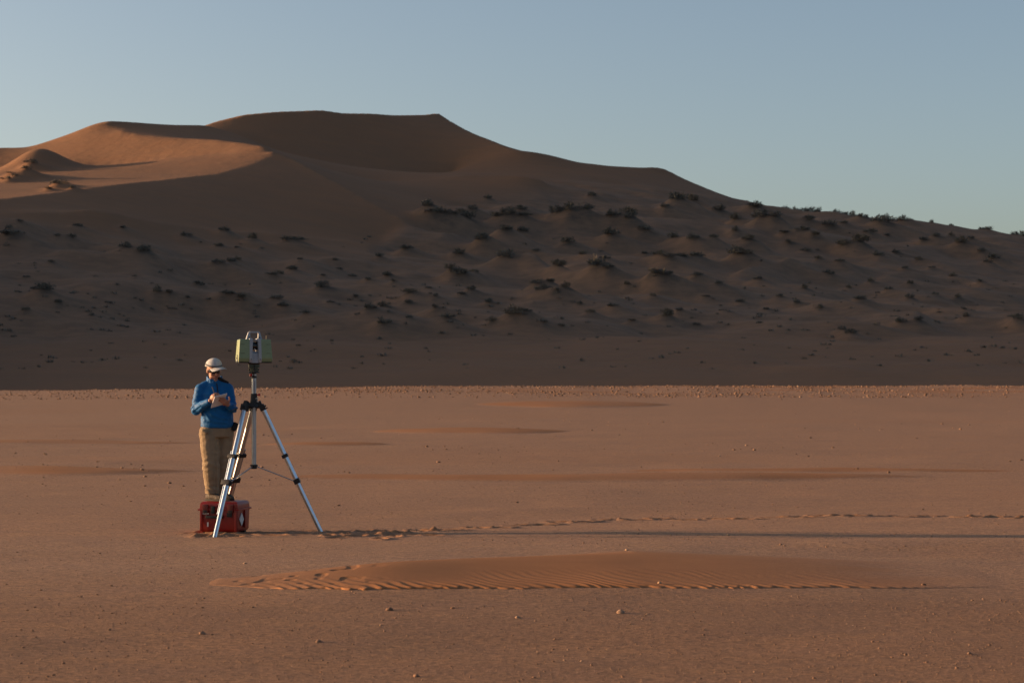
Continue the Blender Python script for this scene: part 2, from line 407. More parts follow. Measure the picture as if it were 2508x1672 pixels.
def make_dune():
    u = np.arange(-760, 3260, 6.0); y = np.arange(242, 761, 1.5)
    nu, ny = len(u), len(y)
    fixed = np.full((ny, nu), np.nan)
    def zat(v, yy): return HC + (VH - v) / FPX * yy
    for c in CURVES:
        c = np.array(c, float)
        m = (u >= c[0, 0]) & (u <= c[-1, 0])
        uu = u[m]; vv = np.interp(uu, c[:, 0], c[:, 1]); yy = np.interp(uu, c[:, 0], c[:, 2])
        # round the kinks of the polyline a little
        if len(uu) > 9:
            k = np.array([1, 2, 3, 2, 1.]) / 9
            vv[2:-2] = np.convolve(vv, k, 'valid'); yy[2:-2] = np.convolve(yy, k, 'valid')
        j = np.clip(np.round((yy - y[0]) / 1.5).astype(int), 0, ny - 1)
        fixed[j, np.nonzero(m)[0]] = zat(vv, y[j])
    fixed[0, :] = -0.4; fixed[4, :] = 0.55
    fixed[-1, :] = 18.0
    # coarse-to-fine membrane between the lines
    prev = None
    for step, it in ((16, 500), (8, 400), (4, 300), (2, 220), (1, 160)):
        jy = np.arange(0, ny, step); ju = np.arange(0, nu, step)
        if jy[-1] != ny - 1: jy = np.append(jy, ny - 1)
        if ju[-1] != nu - 1: ju = np.append(ju, nu - 1)
        F = np.full((len(jy), len(ju)), np.nan)
        fy, fu = np.nonzero(~np.isnan(fixed))
        a = np.clip(np.round(fy / step).astype(int), 0, len(jy) - 1); b = np.clip(np.round(fu / step).astype(int), 0, len(ju) - 1)
        S = np.zeros_like(F); N = np.zeros_like(F)
        np.add.at(S, (a, b), fixed[fy, fu]); np.add.at(N, (a, b), 1)
        has = N > 0; F[has] = S[has] / N[has]
        if prev is None: Z = np.where(has, F, 25.0)
        else:
            py, pu, PZ = prev
            t = np.stack([np.interp(jy, py, PZ[:, i]) for i in range(PZ.shape[1])], 1)
            Z = np.stack([np.interp(ju, pu, t[i]) for i in range(t.shape[0])], 0)
            Z[has] = F[has]
        dx = (step * 6.0 / FPX * y[jy])[:, None]; dy = step * 1.5
        wx = 1 / dx ** 2; wy = 1 / dy ** 2
        for _ in range(it):
            P = np.pad(Z, 1, mode='edge')
            Zn = (wx * (P[1:-1, :-2] + P[1:-1, 2:]) + wy * (P[:-2, 1:-1] + P[2:, 1:-1])) / (2 * wx + 2 * wy)
            Z = np.where(has, F, Zn)
        prev = (jy, ju, Z)
    Z = prev[2]
    for i in range(1):                                   # wind-rounded crests
        P = np.pad(Z, 1, mode='edge')
        Z = 0.5 * Z + 0.125 * (P[1:-1, :-2] + P[1:-1, 2:] + P[:-2, 1:-1] + P[2:, 1:-1])
    X = (u[None, :] - U0) / FPX * y[:, None]; Y = np.broadcast_to(y[:, None], X.shape)
    return u, y, X, Y, Z

DU, DY, DX_, DY_, DZ = make_dune()

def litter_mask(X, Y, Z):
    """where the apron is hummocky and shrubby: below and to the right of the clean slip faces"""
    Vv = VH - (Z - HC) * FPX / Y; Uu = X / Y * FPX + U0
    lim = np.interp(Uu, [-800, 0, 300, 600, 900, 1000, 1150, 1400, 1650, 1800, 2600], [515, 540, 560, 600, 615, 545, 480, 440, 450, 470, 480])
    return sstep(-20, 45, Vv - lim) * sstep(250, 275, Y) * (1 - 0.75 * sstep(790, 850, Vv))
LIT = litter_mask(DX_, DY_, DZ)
far_ridge = sstep(605, 626, DY_)
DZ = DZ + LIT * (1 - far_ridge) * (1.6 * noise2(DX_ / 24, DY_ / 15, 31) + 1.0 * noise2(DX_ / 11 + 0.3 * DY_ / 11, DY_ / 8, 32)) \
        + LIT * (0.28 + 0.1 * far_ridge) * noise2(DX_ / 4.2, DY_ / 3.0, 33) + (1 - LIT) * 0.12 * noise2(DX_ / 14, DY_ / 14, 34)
for ci, amp, wid in ((9, 0.3, 4.5), (10, 0.7, 5.0), (12, 1.7, 5.0), (13, 1.6, 5.0)):
    c = np.array(CURVES[ci], float)
    Uu = DX_ / DY_ * FPX + U0; yc = np.interp(Uu, c[:, 0], c[:, 2]) + 2.0 * noise2(Uu / 70, Uu * 0 + ci, 44)
    fade = sstep(c[0, 0], c[0, 0] + 60, Uu) * (1 - sstep(c[-1, 0] - 60, c[-1, 0], Uu)) * (0.65 + 0.5 * noise2(Uu / 130, Uu * 0 + ci, 45))
    DZ = DZ + amp * fade * np.exp(-np.abs((DY_ - yc) / wid) ** 1.4)
# a low hummock in the lit bowl that throws a long shadow
for hx, hy, hh, sx, sy in ((-26.0, 679, 0.3, 2.6, 4.0), (44.5, 646, 0.25, 3.0, 4.0), (-121.0, 526, 5.8, 8.0, 13.0), (-114, 478, 1.8, 7, 9)):
    DZ = DZ + hh * np.exp(-((DX_ - hx) / sx) ** 2 - ((DY_ - hy) / sy) ** 2)

def dune_z(x, yy):
    uu = x / yy * FPX + U0
    a = np.clip((np.asarray(yy) - DY[0]) / 1.5, 0, len(DY) - 1.001); b = np.clip((uu - DU[0]) / 6.0, 0, len(DU) - 1.001)
    i = a.astype(int); j = b.astype(int); fa = a - i; fb = b - j
    return (DZ[i, j] * (1 - fb) + DZ[i, j + 1] * fb) * (1 - fa) + (DZ[i + 1, j] * (1 - fb) + DZ[i + 1, j + 1] * fb) * fa

def on_dune(u, v):
    """first point of the dune met in the direction of a photo pixel"""
    yy = np.arange(262, 700, 0.5)
    x = (u - U0) / FPX * yy
    hit = dune_z(x, yy) >= HC + (VH - v) / FPX * yy
    if not hit.any(): return None
    k = int(np.argmax(hit))
    return float(x[k]), float(yy[k]), float(dune_z(x[k:k + 1], yy[k:k + 1])[0])

# secondary wind crests folded into the shaded apron, found where the photograph shows them
FOLDS = [([(-60, 556), (0, 566), (153, 593), (289, 626), (357, 646), (476, 667), (578, 684), (680, 696)], 1.8),
         ([(1170, 640), (1208, 646), (1310, 669), (1395, 686), (1497, 699), (1600, 716), (1700, 722), (1786, 729), (1889, 742), (1940, 755), (2044, 764), (2147, 776), (2300, 790)], 1.7),
         ([(1340, 582), (1371, 574), (1429, 568), (1497, 569), (1548, 588), (1600, 598)], 1.0), ([(1780, 690), (1855, 671), (1940, 654), (2009, 650), (2061, 661), (2140, 672)], 1.6),
         ([(1880, 585), (1934, 591), (2009, 601), (2060, 612)], 1.3), ([(700, 640), (820, 650), (960, 668), (1080, 690)], 1.2), ([(1820, 565), (1880, 560), (1960, 573)], 1.2),
         ([(2120, 690), (2230, 680), (2340, 690), (2440, 706)], 1.4), ([(180, 720), (330, 735), (500, 752)], 1.0), ([(1240, 752), (1400, 748), (1560, 760)], 1.0)]
_Uu = DX_ / DY_ * FPX + U0
for pts, hh in FOLDS:
    w = [(u, p[1]) for u, v in pts for p in [on_dune(u, v)] if p]
    if len(w) < 3: continue
    w = np.array(w); us = np.linspace(w[0, 0], w[-1, 0], 60)
    ys_ = np.interp(us, w[:, 0], w[:, 1]); ys_ = np.convolve(np.pad(ys_, 6, mode='edge'), np.ones(13) / 13, 'valid')
    yc = np.interp(_Uu, us, ys_) + 1.5 * noise2(_Uu / 50, _Uu * 0 + hh, 46)
    fade = sstep(us[0] - 10, us[0] + 70, _Uu) * (1 - sstep(us[-1] - 70, us[-1] + 10, _Uu))
    t = DY_ - yc
    DZ = DZ + hh * fade * np.where(t < 0, np.exp(-np.abs(t / 9.0) ** 1.3), np.exp(-np.abs(t / 4.0) ** 1.3))
# ------------------------------------------------------------------ shrubs and the sand mounds they hold
V2S = 2508 / 2352.0
SHRUBS = [  # column, row (of the foot), width in photo pixels at reading scale
 (42,513,22),(178,528,32),(284,530,26),(28,558,52),(20,545,30),(165,560,40),(130,550,24),(287,586,42),(330,600,50),(430,552,36),(517,541,36),(580,562,40),(672,572,58),
 (500,571,26),(545,574,20),(600,575,18),(935,585,44),(870,598,24),(1050,598,46),(1160,609,60),(1112,569,36),(1105,575,44),(985,502,56),(1010,522,60),(1060,501,34),(1085,494,36),(1190,498,46),(1170,526,56),(1140,522,40),(1205,528,44),(1075,526,52),(1045,530,30),
 (1160,546,56),(1200,545,36),(1280,520,60),(1315,522,60),(1350,522,44),(1440,526,56),(1410,530,44),(1405,556,50),(1305,572,46),(1530,486,30),(1555,478,56),(1590,474,40),(1650,497,40),(1735,496,60),(1745,523,62),(1690,516,40),
 (1980,512,40),(2030,534,66),(1940,523,30),(2075,516,30),(1535,611,46),(1565,610,44),(1510,605,44),(1600,612,50),(1690,606,54),(1715,612,40),(1600,645,36),(1720,566,46),(1590,566,50),(1640,564,34),(1545,560,40),(1480,556,44),(1450,540,50),(1975,586,70),(1940,588,40),
 (2150,555,32),(2280,608,42),(2210,572,44),(2255,590,30),(2270,612,30),(1905,641,38),(2080,623,26),(1740,652,34),(1650,662,32),(1525,662,60),(1500,655,40),(1280,626,48),(1370,632,56),(1400,640,40),(1360,460,30),(1120,464,26),(1090,634,30),
 (1050,655,56),(1035,645,40),(1080,676,32),(1060,684,26),(890,643,32),(845,649,28),(905,653,22),(673,631,36),(640,640,28),(627,644,40),(500,622,44),(530,612,40),(545,604,26),(740,678,50),(943,688,44),(937,708,34),(850,723,48),(880,712,30),(1125,705,38),
 (1235,668,44),(1265,672,40),(1245,684,50),(1275,690,36),(1300,686,36),(1285,672,30),(1500,689,30),(1410,713,32),(1355,725,30),(1210,746,36),(1180,747,60),(1130,752,34),(1027,745,48),(885,765,52),(940,738,26),(1530,740,46),(1560,722,26),(1975,696,32),(2090,694,30),
 (2070,752,34),(2110,752,32),(1955,780,44),(1935,770,30),(100,690,56),(80,684,30),(135,708,30),(362,684,38),(390,690,26),(518,696,56),(560,706,36),(635,702,40),(650,716,30),(700,730,30),(455,662,30),(2340,748,46),(2325,738,30),(2220,735,30),(2215,715,20),
 (1250,754,24),(1290,758,24),(1160,690,0),(2000,546,36),(2040,551,26),(2120,560,24),(2185,552,26),(2230,556,22),(1840,545,40),(1870,556,30),(1800,545,30),(1815,570,36),(1850,585,28),(1880,602,26),(1930,607,24),(1690,540,30),(1780,527,44),(1855,520,40),(1905,536,40),
 (2020,600,34),(2060,590,26),(2110,606,24),(2140,622,24),(2190,640,22),(2250,655,24),(2000,655,26),(1950,668,24),(2040,671,24),(2090,660,28),(2150,683,24),(2200,690,22),(1850,672,30),(1790,690,28),(1830,703,24),(1880,715,26),(1700,700,26),(1760,716,24),(1620,690,24),(1660,720,26),
 (395,716,22),(250,700,22),(60,720,22),(210,730,24),(310,640,22),(120,610,24),(60,640,20),(220,640,18),(430,690,20),(780,625,24),(810,640,22),(770,605,20),(740,640,22),(690,600,18),(760,700,24),(815,690,24),(1000,690,22),(985,665,20),(1000,715,24),(1330,705,20),(1440,660,22),(1450,745,24),(1600,755,26),(1390,600,26),(1230,585,26),(1340,590,24),(1480,590,26),
]
SKY_SHRUBS = [(1715,465,14),(1805,487,26),(1825,489,26),(1845,491,28),(1862,492,24),(1880,498,34),(1912,498,20),(1925,496,30),(1943,493,34),(1958,496,24),(1990,500,16),(2028,503,18),(2036,506,26),(2063,509,10),(2090,507,16),(2140,512,16),(2185,516,12),(2258,530,26),(2270,532,20),(2330,543,26),(2350,546,30)]
LIT_SHRUBS = [(60,400,34),(70,388,40),(35,412,26),(20,404,18),(130,434,36),(150,430,26),(165,437,20),(110,440,22),(20,418,20),(5,416,14)]

def leaf_clump(seed, flat):
    """one low desert shrub: woody stems and a few hundred narrow leaf blades, unit width"""
    r = np.random.default_rng(seed)
    co, fa = [], []
    def blade(p, d, L, w):
        d = d / np.linalg.norm(d); side = np.cross(d, r.normal(size=3)); side /= np.linalg.norm(side) + 1e-9
        i = len(co)
        co.extend([p - side * w * 0.5, p + side * w * 0.5, p + d * L * 0.6 + side * w * 0.45, p + d * L - side * w * 0.1]); fa.append((i, i + 1, i + 2, i + 3))
    heads = []
    for _ in range(16):
        a = r.uniform(0, 2 * math.pi); rad = 0.40 * math.sqrt(r.random()); hz = flat * (1 - (rad / 0.55) ** 2) * r.uniform(0.55, 1.05)
        heads.append(np.array([rad * math.cos(a) + 0.05, rad * math.sin(a) * 0.8, hz]))
    for h in heads:
        blade(np.array([h[0] * 0.25, h[1] * 0.25, -0.03]), h - np.array([h[0] * 0.25, h[1] * 0.25, 0]), np.linalg.norm(h) * 1.05, 0.018)
        for _ in range(26):
            p = h * np.array([1, 1, r.uniform(0.05, 1.0)]) + r.normal(size=3) * np.array([0.075, 0.065, 0.035])
            p[2] = max(p[2], 0.0)
            d = r.normal(size=3) * 0.7 + np.array([p[0] * 1.3, p[1] * 1.3, 0.75])
            blade(p, d, r.uniform(0.06, 0.13), r.uniform(0.022, 0.05))
    return mesh_np('shrub', np.array(co), np.array(fa))

M_SHRUB = [pmat('shrub_dark', (0.120, 0.108, 0.090), 0.9, var=0.3, vscale=6), pmat('shrub_olive', (0.148, 0.122, 0.092), 0.9, var=0.3, vscale=6), pmat('shrub_grey', (0.135, 0.120, 0.102), 0.9, var=0.3, vscale=6)]
SHRUB_ME = []
for i in range(9):
    me = leaf_clump(100 + i, (0.30, 0.38, 0.46)[i % 3]); me.materials.append(M_SHRUB[(0, 0, 1, 0, 2, 1, 0, 0, 1)[i]]); SHRUB_ME.append(me)

spots = []
for (a, b, w) in SHRUBS:
    if w == 0: continue
    p = on_dune(a * V2S, b * V2S)
    if p: spots.append((p, w * V2S / FPX * p[1], a, b, 'apron'))
for (a, b, w) in LIT_SHRUBS:
    p = on_dune(a * V2S, b * V2S)
    if p: spots.append((p, w * V2S / FPX * p[1], a, b, 'bowl'))
for (a, b, w) in SKY_SHRUBS:                                  # on the crest of the far right ridge
    c = CURVES[8]; uu = a * V2S
    yy = float(np.interp(uu, [k[0] for k in c], [k[2] for k in c])); x = (uu - U0) / FPX * yy
    spots.append(((x, yy, float(dune_z(np.array([x]), np.array([yy]))[0])), w * V2S / FPX * yy, a, b, 'sky'))
# little sand mounds round the feet of the shrubs, drawn out downwind
for (p, w, a, b, zone) in spots:
    m = (np.abs(DX_ - p[0]) < 4 * w) & (np.abs(DY_ - p[1]) < 3 * w)
    if zone == 'sky': hh, sx, sy = 0.10 * w, 0.7 * w, 0.7 * w
    else: hh, sx, sy = 0.40 * w, 0.70 * w, 0.65 * w
    dx = DX_[m] - p[0]; dy = DY_[m] - p[1]
    s = np.where(dx > 0, sx * 1.7, sx * 0.9)
    DZ[m] = np.maximum(DZ[m], DZ[m] * 0 + np.minimum(DZ[m] + hh * np.exp(-(dx / s) ** 2 - (dy / sy) ** 2), DZ[m] + hh))
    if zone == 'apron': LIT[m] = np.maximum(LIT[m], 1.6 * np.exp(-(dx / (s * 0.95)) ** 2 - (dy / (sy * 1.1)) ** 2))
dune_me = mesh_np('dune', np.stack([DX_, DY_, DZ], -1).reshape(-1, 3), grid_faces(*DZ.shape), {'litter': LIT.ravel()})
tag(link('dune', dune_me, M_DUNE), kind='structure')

def shrub_zone(zone, a, b, w):
    if zone == 'sky': return 'dark scrubby shrub on the skyline of the right-hand dune ridge'
    if zone == 'bowl': return 'sunlit shrub at the left edge of the glowing dune bowl'
    size = 'large' if w > 4.4 else ('mid-sized' if w > 2.7 else 'small')
    if b < 600 and 950 <= a < 1480: where = 'in the hollow under the summit'
    elif b < 580 and a >= 1480: where = 'on the slope just under the skyline ridge'
    elif a < 420: where = 'on the shaded slope under the sunlit bowl'
    elif b < 660 and a < 950: where = 'on the apron under the dark slip face'
    elif a >= 1800: where = 'on the lower slope at the far right'
    elif a >= 1250: where = 'on the lower slope right of the middle'
    elif b > 715: where = 'on the dune foot above the scanner'
    else: where = 'on the middle slope above the scanner'
    return '%s dark shrub %s' % (size, where)
ORD = ['leftmost', 'second from left', 'third from left', 'fourth from left', 'fifth from left', 'sixth from left', 'seventh from left', 'eighth from left', 'ninth from left', 'tenth from left', 'eleventh from left', 'twelfth from left',
       'thirteenth from left', 'fourteenth from left', 'fifteenth from left', 'sixteenth from left', 'seventeenth from left', 'eighteenth from left', 'nineteenth from left', 'twentieth from left']
zones = {}
for i, (p, w, a, b, zone) in enumerate(spots): zones.setdefault(shrub_zone(zone, a, b, w), []).append((p[0] / p[1], i))
lab_of = {}
for z, mem in zones.items():
    mem.sort(); n = len(mem)
    for k, (_, i) in enumerate(mem):
        o_ = ORD[k] if k < 20 else ORD[max(0, n - 1 - k)].replace('left', 'right')
        if k == n - 1 and n > 1: o_ = 'rightmost'
        lab_of[i] = z if n == 1 else z + ', ' + o_
for i, (p, w, a, b, zone) in enumerate(spots):
    o = bpy.data.objects.new('desert_shrub', SHRUB_ME[(i * 5 + int(a)) % 9]); COL.objects.link(o)
    z = float(dune_z(np.array([p[0]]), np.array([p[1]]))[0])
    o.location = (p[0], p[1], z - 0.04 * w)
    o.rotation_euler = (0, 0, rng.uniform(0, 6.28))
    hz = rng.uniform(0.55, 1.0) * (1.6 if zone == 'sky' else 1.0)
    f_ = rng.uniform(0.75, 1.1)
    o.scale = (w * f_, w * f_ * 0.95, w * hz)
    tag(o, lab_of[i], 'shrub', 'shrubs: ' + shrub_zone(zone, a, b, w))

# tiny dry tufts too small to tell apart, low on the dune foot
def make_tufts():
    r = np.random.default_rng(77); co, fa = [], []
    k = 0
    while k < 420:
        u = r.uniform(-120, 2630); v = r.uniform(690, 905) if k < 330 else r.uniform(560, 800)
        if noise2(u / 130, v / 30, 78) < r.uniform(-0.9, 0.5): continue
        p = on_dune(u, v); k += 1
        if not p: continue
        w = r.uniform(0.35, 1.0)
        for _ in range(16):
            a = r.uniform(0, 6.28); q = np.array(p) + np.array([r.normal() * 0.32 * w, r.normal() * 0.25 * w, -0.03])
            d = np.array([math.cos(a) * 0.4, math.sin(a) * 0.4, r.uniform(0.3, 0.9)]) * w * 0.55; s = np.array([-math.sin(a), math.cos(a), 0]) * w * 0.10
            i = len(co); co.extend([q - s, q + s, q + d + s * 0.4, q + d - s * 0.4]); fa.append((i, i + 1, i + 2, i + 3))
    return mesh_np('dry_tufts', np.array(co), np.array(fa))
tag(link('dry_tufts', make_tufts(), M_SHRUB[2], smooth=False), 'tiny dark dry tufts strewn over the foot of the shaded dune', 'tufts', kind='stuff')

# unseen dune out of frame at left, its crest shaped to shade the dune foot
def make_shade_dune():
    ys = np.arange(222, 530, 3.0); q = np.linspace(-190, 160, 110)
    Q, Yg = np.meshgrid(q, ys)
    h = np.interp(Yg, [232, 275, 310, 345, 380, 400, 421, 450, 490, 512], [0, 25, 45, 63, 74, 63, 50, 33, 9, 0])
    xc = -0.249 * Yg - h / math.tan(R(31)) - 7
    z = np.where(Q > 0, h - Q * math.tan(R(31)), h + Q * math.tan(R(19))) + 0.4 * noise2(Q / 15, Yg / 15, 41)
    return mesh_np('dune', np.stack([xc + Q, Yg, np.maximum(z, -2)], -1).reshape(-1, 3), grid_faces(*Q.shape), {'litter': np.zeros(Q.size)})
tag(link('dune', make_shade_dune(), M_DUNE), kind='structure')
# ------------------------------------------------------------------ small mesh builders
class MB:
    def __init__(self): self.bm = bmesh.new()
    def box(self, c, size, rot=None, bevel=0.0, taper=None):
        """box centred at c; taper=(sx, sy) scales the top face"""
        M = Matrix.Translation(c) @ (rot.to_4x4() if rot is not None else Matrix.Identity(4))
        r = bmesh.ops.create_cube(self.bm, size=1.0)
        vs = r['verts']
        for v in vs:
            t = v.co.z > 0
            v.co = Vector((v.co.x * size[0] * (taper[0] if taper and t else 1), v.co.y * size[1] * (taper[1] if taper and t else 1), v.co.z * size[2]))
        if bevel > 0:
            es = list({e for v in vs for e in v.link_edges})
            r2 = bmesh.ops.bevel(self.bm, geom=es, offset=bevel, segments=2, profile=0.7, affect='EDGES')
            vs = list({v for f in r2['faces'] for v in f.verts} | {v for v in vs if v.is_valid})
        bmesh.ops.transform(self.bm, matrix=M, verts=vs)
        return self
    def tube(self, p0, p1, r0, r1=None, seg=16, cap=True):
        p0, p1 = Vector(p0), Vector(p1); r1 = r0 if r1 is None else r1
        d = p1 - p0
        q = d.to_track_quat('Z', 'Y').to_matrix().to_4x4()
        r = bmesh.ops.create_cone(self.bm, cap_ends=cap, segments=seg, radius1=r0, radius2=r1, depth=d.length)
        bmesh.ops.transform(self.bm, matrix=Matrix.Translation((p0 + p1) / 2) @ q, verts=r['verts'])
        return self
    def prism(self, pts, y0, y1, axis='y'):
        """polygon in x,z extruded along y"""
        f = [self.bm.verts.new((x, y0, z)) for x, z in pts]; b = [self.bm.verts.new((x, y1, z)) for x, z in pts]
        n = len(pts)
        self.bm.faces.new(f); self.bm.faces.new(b[::-1])
        for i in range(n): self.bm.faces.new((f[i], b[i], b[(i + 1) % n], f[(i + 1) % n]))
        return self
    def hull(self, pts, bevel=0.0):
        vs = [self.bm.verts.new(p) for p in pts]
        r = bmesh.ops.convex_hull(self.bm, input=vs)
        if bevel > 0:
            es = [g for g in r['geom'] if isinstance(g, bmesh.types.BMEdge)]
            es = [e for e in es if e.is_valid and len(e.link_faces) == 2 and e.calc_face_angle(0) > 0.3]
            bmesh.ops.bevel(self.bm, geom=es, offset=bevel, segments=2, profile=0.7, affect='EDGES')
        return self
    def ring(self, c, R_, r, axis=(0, 0, 1), seg=20, sseg=8):
        q = Vector(axis).to_track_quat('Z', 'Y').to_matrix().to_4x4()
        rows = []
        for i in range(seg):
            a = 2 * math.pi * i / seg
            rows.append([self.bm.verts.new(((R_ + r * math.cos(b)) * math.cos(a), (R_ + r * math.cos(b)) * math.sin(a), r * math.sin(b))) for b in [2 * math.pi * j / sseg for j in range(sseg)]])
        for i in range(seg):
            for j in range(sseg):
                self.bm.faces.new((rows[i][j], rows[(i + 1) % seg][j], rows[(i + 1) % seg][(j + 1) % sseg], rows[i][(j + 1) % sseg]))
        bmesh.ops.transform(self.bm, matrix=Matrix.Translation(c) @ q, verts=[v for r_ in rows for v in r_])
        return self
    def build(self, name, mat, parent=None, smooth=True):
        bmesh.ops.recalc_face_normals(self.bm, faces=self.bm.faces[:])
        me = bpy.data.meshes.new(name); self.bm.to_mesh(me); self.bm.free()
        o = link(name, me, mat, parent, smooth)
        if smooth: me.set_sharp_from_angle(angle=R(38))
        return o

def gz_at(x, y): return float(plain(np.array([x]), np.array([y]))[0][0])

M_ALU = pmat('brushed_aluminium', (0.52, 0.56, 0.62), 0.30, metal=1.0, var=0.05, vscale=20, bump=0.05, bscale=200)
M_ALU_DULL = pmat('dull_aluminium', (0.38, 0.39, 0.41), 0.42, metal=0.8, var=0.06, vscale=15)
M_BLACK = pmat('black_plastic', (0.016, 0.016, 0.018), 0.5, var=0.2, vscale=30)
M_RED_KNOB = pmat('red_plastic', (0.35, 0.02, 0.015), 0.45)
M_WHITE_PRINT = pmat('white_print', (0.5, 0.5, 0.5), 0.6, var=0.04)
M_GREEN = pmat('sage_green_shell', (0.185, 0.240, 0.135), 0.45, var=0.05, vscale=12, spec=0.4)
M_GREY_SHELL = pmat('pale_grey_shell', (0.30, 0.32, 0.35), 0.45, var=0.04, vscale=14, spec=0.4)
M_GLASS = pmat('dark_mirror_glass', (0.008, 0.009, 0.011), 0.08, spec=0.6)
M_TRIB = pmat('dark_green_metal', (0.055, 0.075, 0.055), 0.5, var=0.12, vscale=30)
M_LENS_WHITE = pmat('white_dot', (0.8, 0.8, 0.78), 0.4)

# ------------------------------------------------------------------ tripod
TX, TY = (622 - U0) / FPX * 24.0, 24.0
TZ = 0.006
tri = empty('surveying_tripod', (TX, TY, TZ))
tag(tri, 'silver aluminium tripod with black clamps straddling the red case', 'tripod')
# centre column, brace hub and crown
MB().tube((0, 0, 0.735), (0, 0, 1.775), 0.0275, seg=24).build('centre_column', M_ALU_DULL, tri)
sc_o = MB().box((0.014, -0.0262, 1.66), (0.006, 0.004, 0.16)).build('scale_strip', pmat('scale_strip', (0.06, 0.06, 0.12), 0.6), tri)
cr = MB()
cr.tube((0, 0, 1.525), (0, 0, 1.592), 0.040, 0.037, 24).tube((0, 0, 1.46), (0, 0, 1.53), 0.050, 0.040, 24).tube((0, 0, 1.435), (0, 0, 1.472), 0.072, 0.060, 24)
crown = cr.build('crown', M_BLACK, tri)
kb = MB().tube((0.035, -0.01, 1.575), (0.062, -0.016, 1.578), 0.007).tube((0.058, -0.016, 1.578), (0.074, -0.019, 1.578), 0.017, 0.015)
kb.build('clamp_knob', M_RED_KNOB, crown)
ck = MB().tube((0.030, -0.03, 1.535), (0.052, -0.05, 1.53), 0.009).tube((0.044, -0.036, 1.50), (0.054, -0.05, 1.498), 0.010)
ck.build('crank_boss', M_ALU_DULL, crown)
MB().tube((0, 0, 0.715), (0, 0, 0.765), 0.036, seg=20).tube((0, 0, 0.748), (0, 0, 0.762), 0.047, seg=20).build('brace_hub', M_BLACK, tri)
# legs: toes at the right, at the front and behind the case
LEG_R = 0.785
for ang, tx_, ty_ in ((R(2), 0.100, 0.0), (R(-117), -0.100, -0.075), (R(127), -0.024, 0.100)):
    d = Vector((math.cos(ang), math.sin(ang), 0)); side = Vector((-d.y, d.x, 0))
    fx, fy = TX + d.x * LEG_R, TY + d.y * LEG_R
    foot = d * LEG_R + Vector((0, 0, gz_at(fx, fy) - TZ - 0.012))
    top = Vector((tx_, ty_, 1.425))
    ax = (foot - top).normalized(); out = side.cross(ax).normalized()
    if out.dot(d) < 0: out = -out
    def at(z): return top + (foot - top) * ((top.z - z) / (top.z - foot.z))
    leg = MB().tube(top, at(0.555), 0.0275, seg=20).build('leg', M_ALU, tri)
    MB().tube(at(0.93) - side * 0.042, at(0.22) - side * 0.034, 0.0105, seg=12).build('guide_rod', M_ALU, leg)
    MB().tube(at(0.60) - out * 0.004, foot, 0.0265, 0.0250, seg=20).build('lower_leg_tube', M_ALU, leg)
    MB().tube(foot - ax * 0.012, foot + ax * 0.012, 0.0262, 0.012, seg=16).build('foot_tip', M_ALU_DULL, leg)
    # hinge shoe at the crown
    q = Matrix((side, out, ax)).transposed()
    hs = MB().box(top + ax * -0.005, (0.080, 0.066, 0.075), q, 0.006).box(top - ax * 0.05 - d * 0.012, (0.05, 0.05, 0.07), q, 0.006)
    hs.tube(Vector((0, 0, 1.452)), top - ax * 0.03, 0.034, 0.032, 10)
    hs.box(top + out * 0.036 - ax * 0.008, (0.03, 0.03, 0.016), q, 0.003).box(top + out * 0.040 + ax * 0.022, (0.03, 0.034, 0.012), q, 0.003)
    hs.build('hinge_shoe', M_BLACK, leg)
    for zc, h, w in ((0.866, 0.042, 0.088), (0.572, 0.060, 0.098)):
        cl = MB().box(at(zc) - side * 0.012, (w + 0.012, 0.072, h), q, 0.006).box(at(zc) - side * (w * 0.5 + 0.012) + out * 0.012, (0.020, 0.030, h * 0.8), q, 0.004)
        cl.tube(at(zc) + side * (w * 0.42), at(zc) + side * (w * 0.42 + 0.030), 0.011, 0.009, 12)
        cl.build('clamp', M_BLACK, leg)
    bs = at(0.572) - d * 0.03
    MB().tube(Vector((0, 0, 0.742)) + d * 0.034, bs, 0.0065, seg=8).build('brace', M_ALU_DULL, tri)
    MB().box(bs + Vector((0, 0, -0.004)), (0.022, 0.022, 0.026), q, 0.003).build('brace_pivot', M_BLACK, tri)

# ------------------------------------------------------------------ tribrach on the tripod head
trib = empty('tribrach', (TX, TY, TZ + 1.775), R(12))
tag(trib, 'dark green levelling base with three foot screws under the scanner', 'tribrach')
ad = MB().tube((0, 0, -0.004), (0, 0, 0.058), 0.030, 0.028, 20).tube((0, 0, -0.004), (0, 0, 0.016), 0.033, seg=20).build('adapter', M_BLACK, trib)
MB().tube((-0.028, -0.012, 0.032), (-0.050, -0.016, 0.034), 0.018, 0.016, 16).build('lock_knob', M_RED_KNOB, ad)
MB().box((0.014, -0.0285, 0.034), (0.022, 0.004, 0.020)).build('white_label', M_WHITE_PRINT, ad)
MB().box((-0.016, -0.0268, 0.034), (0.009, 0.004, 0.016)).build('white_label', M_WHITE_PRINT, ad)
MB().tube((0, 0, 0.058), (0, 0, 0.072), 0.068, seg=6).build('base_plate', M_BLACK, trib)
for a in (-90, 30, 150):
    p = Vector((0.052 * math.cos(R(a)), 0.052 * math.sin(R(a)), 0))
    MB().tube(p + Vector((0, 0, 0.072)), p + Vector((0, 0, 0.135)), 0.0065).tube(p + Vector((0, 0, 0.086)), p + Vector((0, 0, 0.106)), 0.0185, seg=18).build('foot_screw', M_BLACK, trib)
MB().tube((0, 0, 0.073), (0, 0, 0.118), 0.042, 0.050, 24).box((0, 0, 0.136), (0.122, 0.112, 0.036), None, 0.010).build('tribrach_body', M_TRIB, trib)
MB().tube((0, -0.056, 0.137), (0, -0.066, 0.137), 0.012, 0.010, 14).build('lens', M_BLACK, trib)

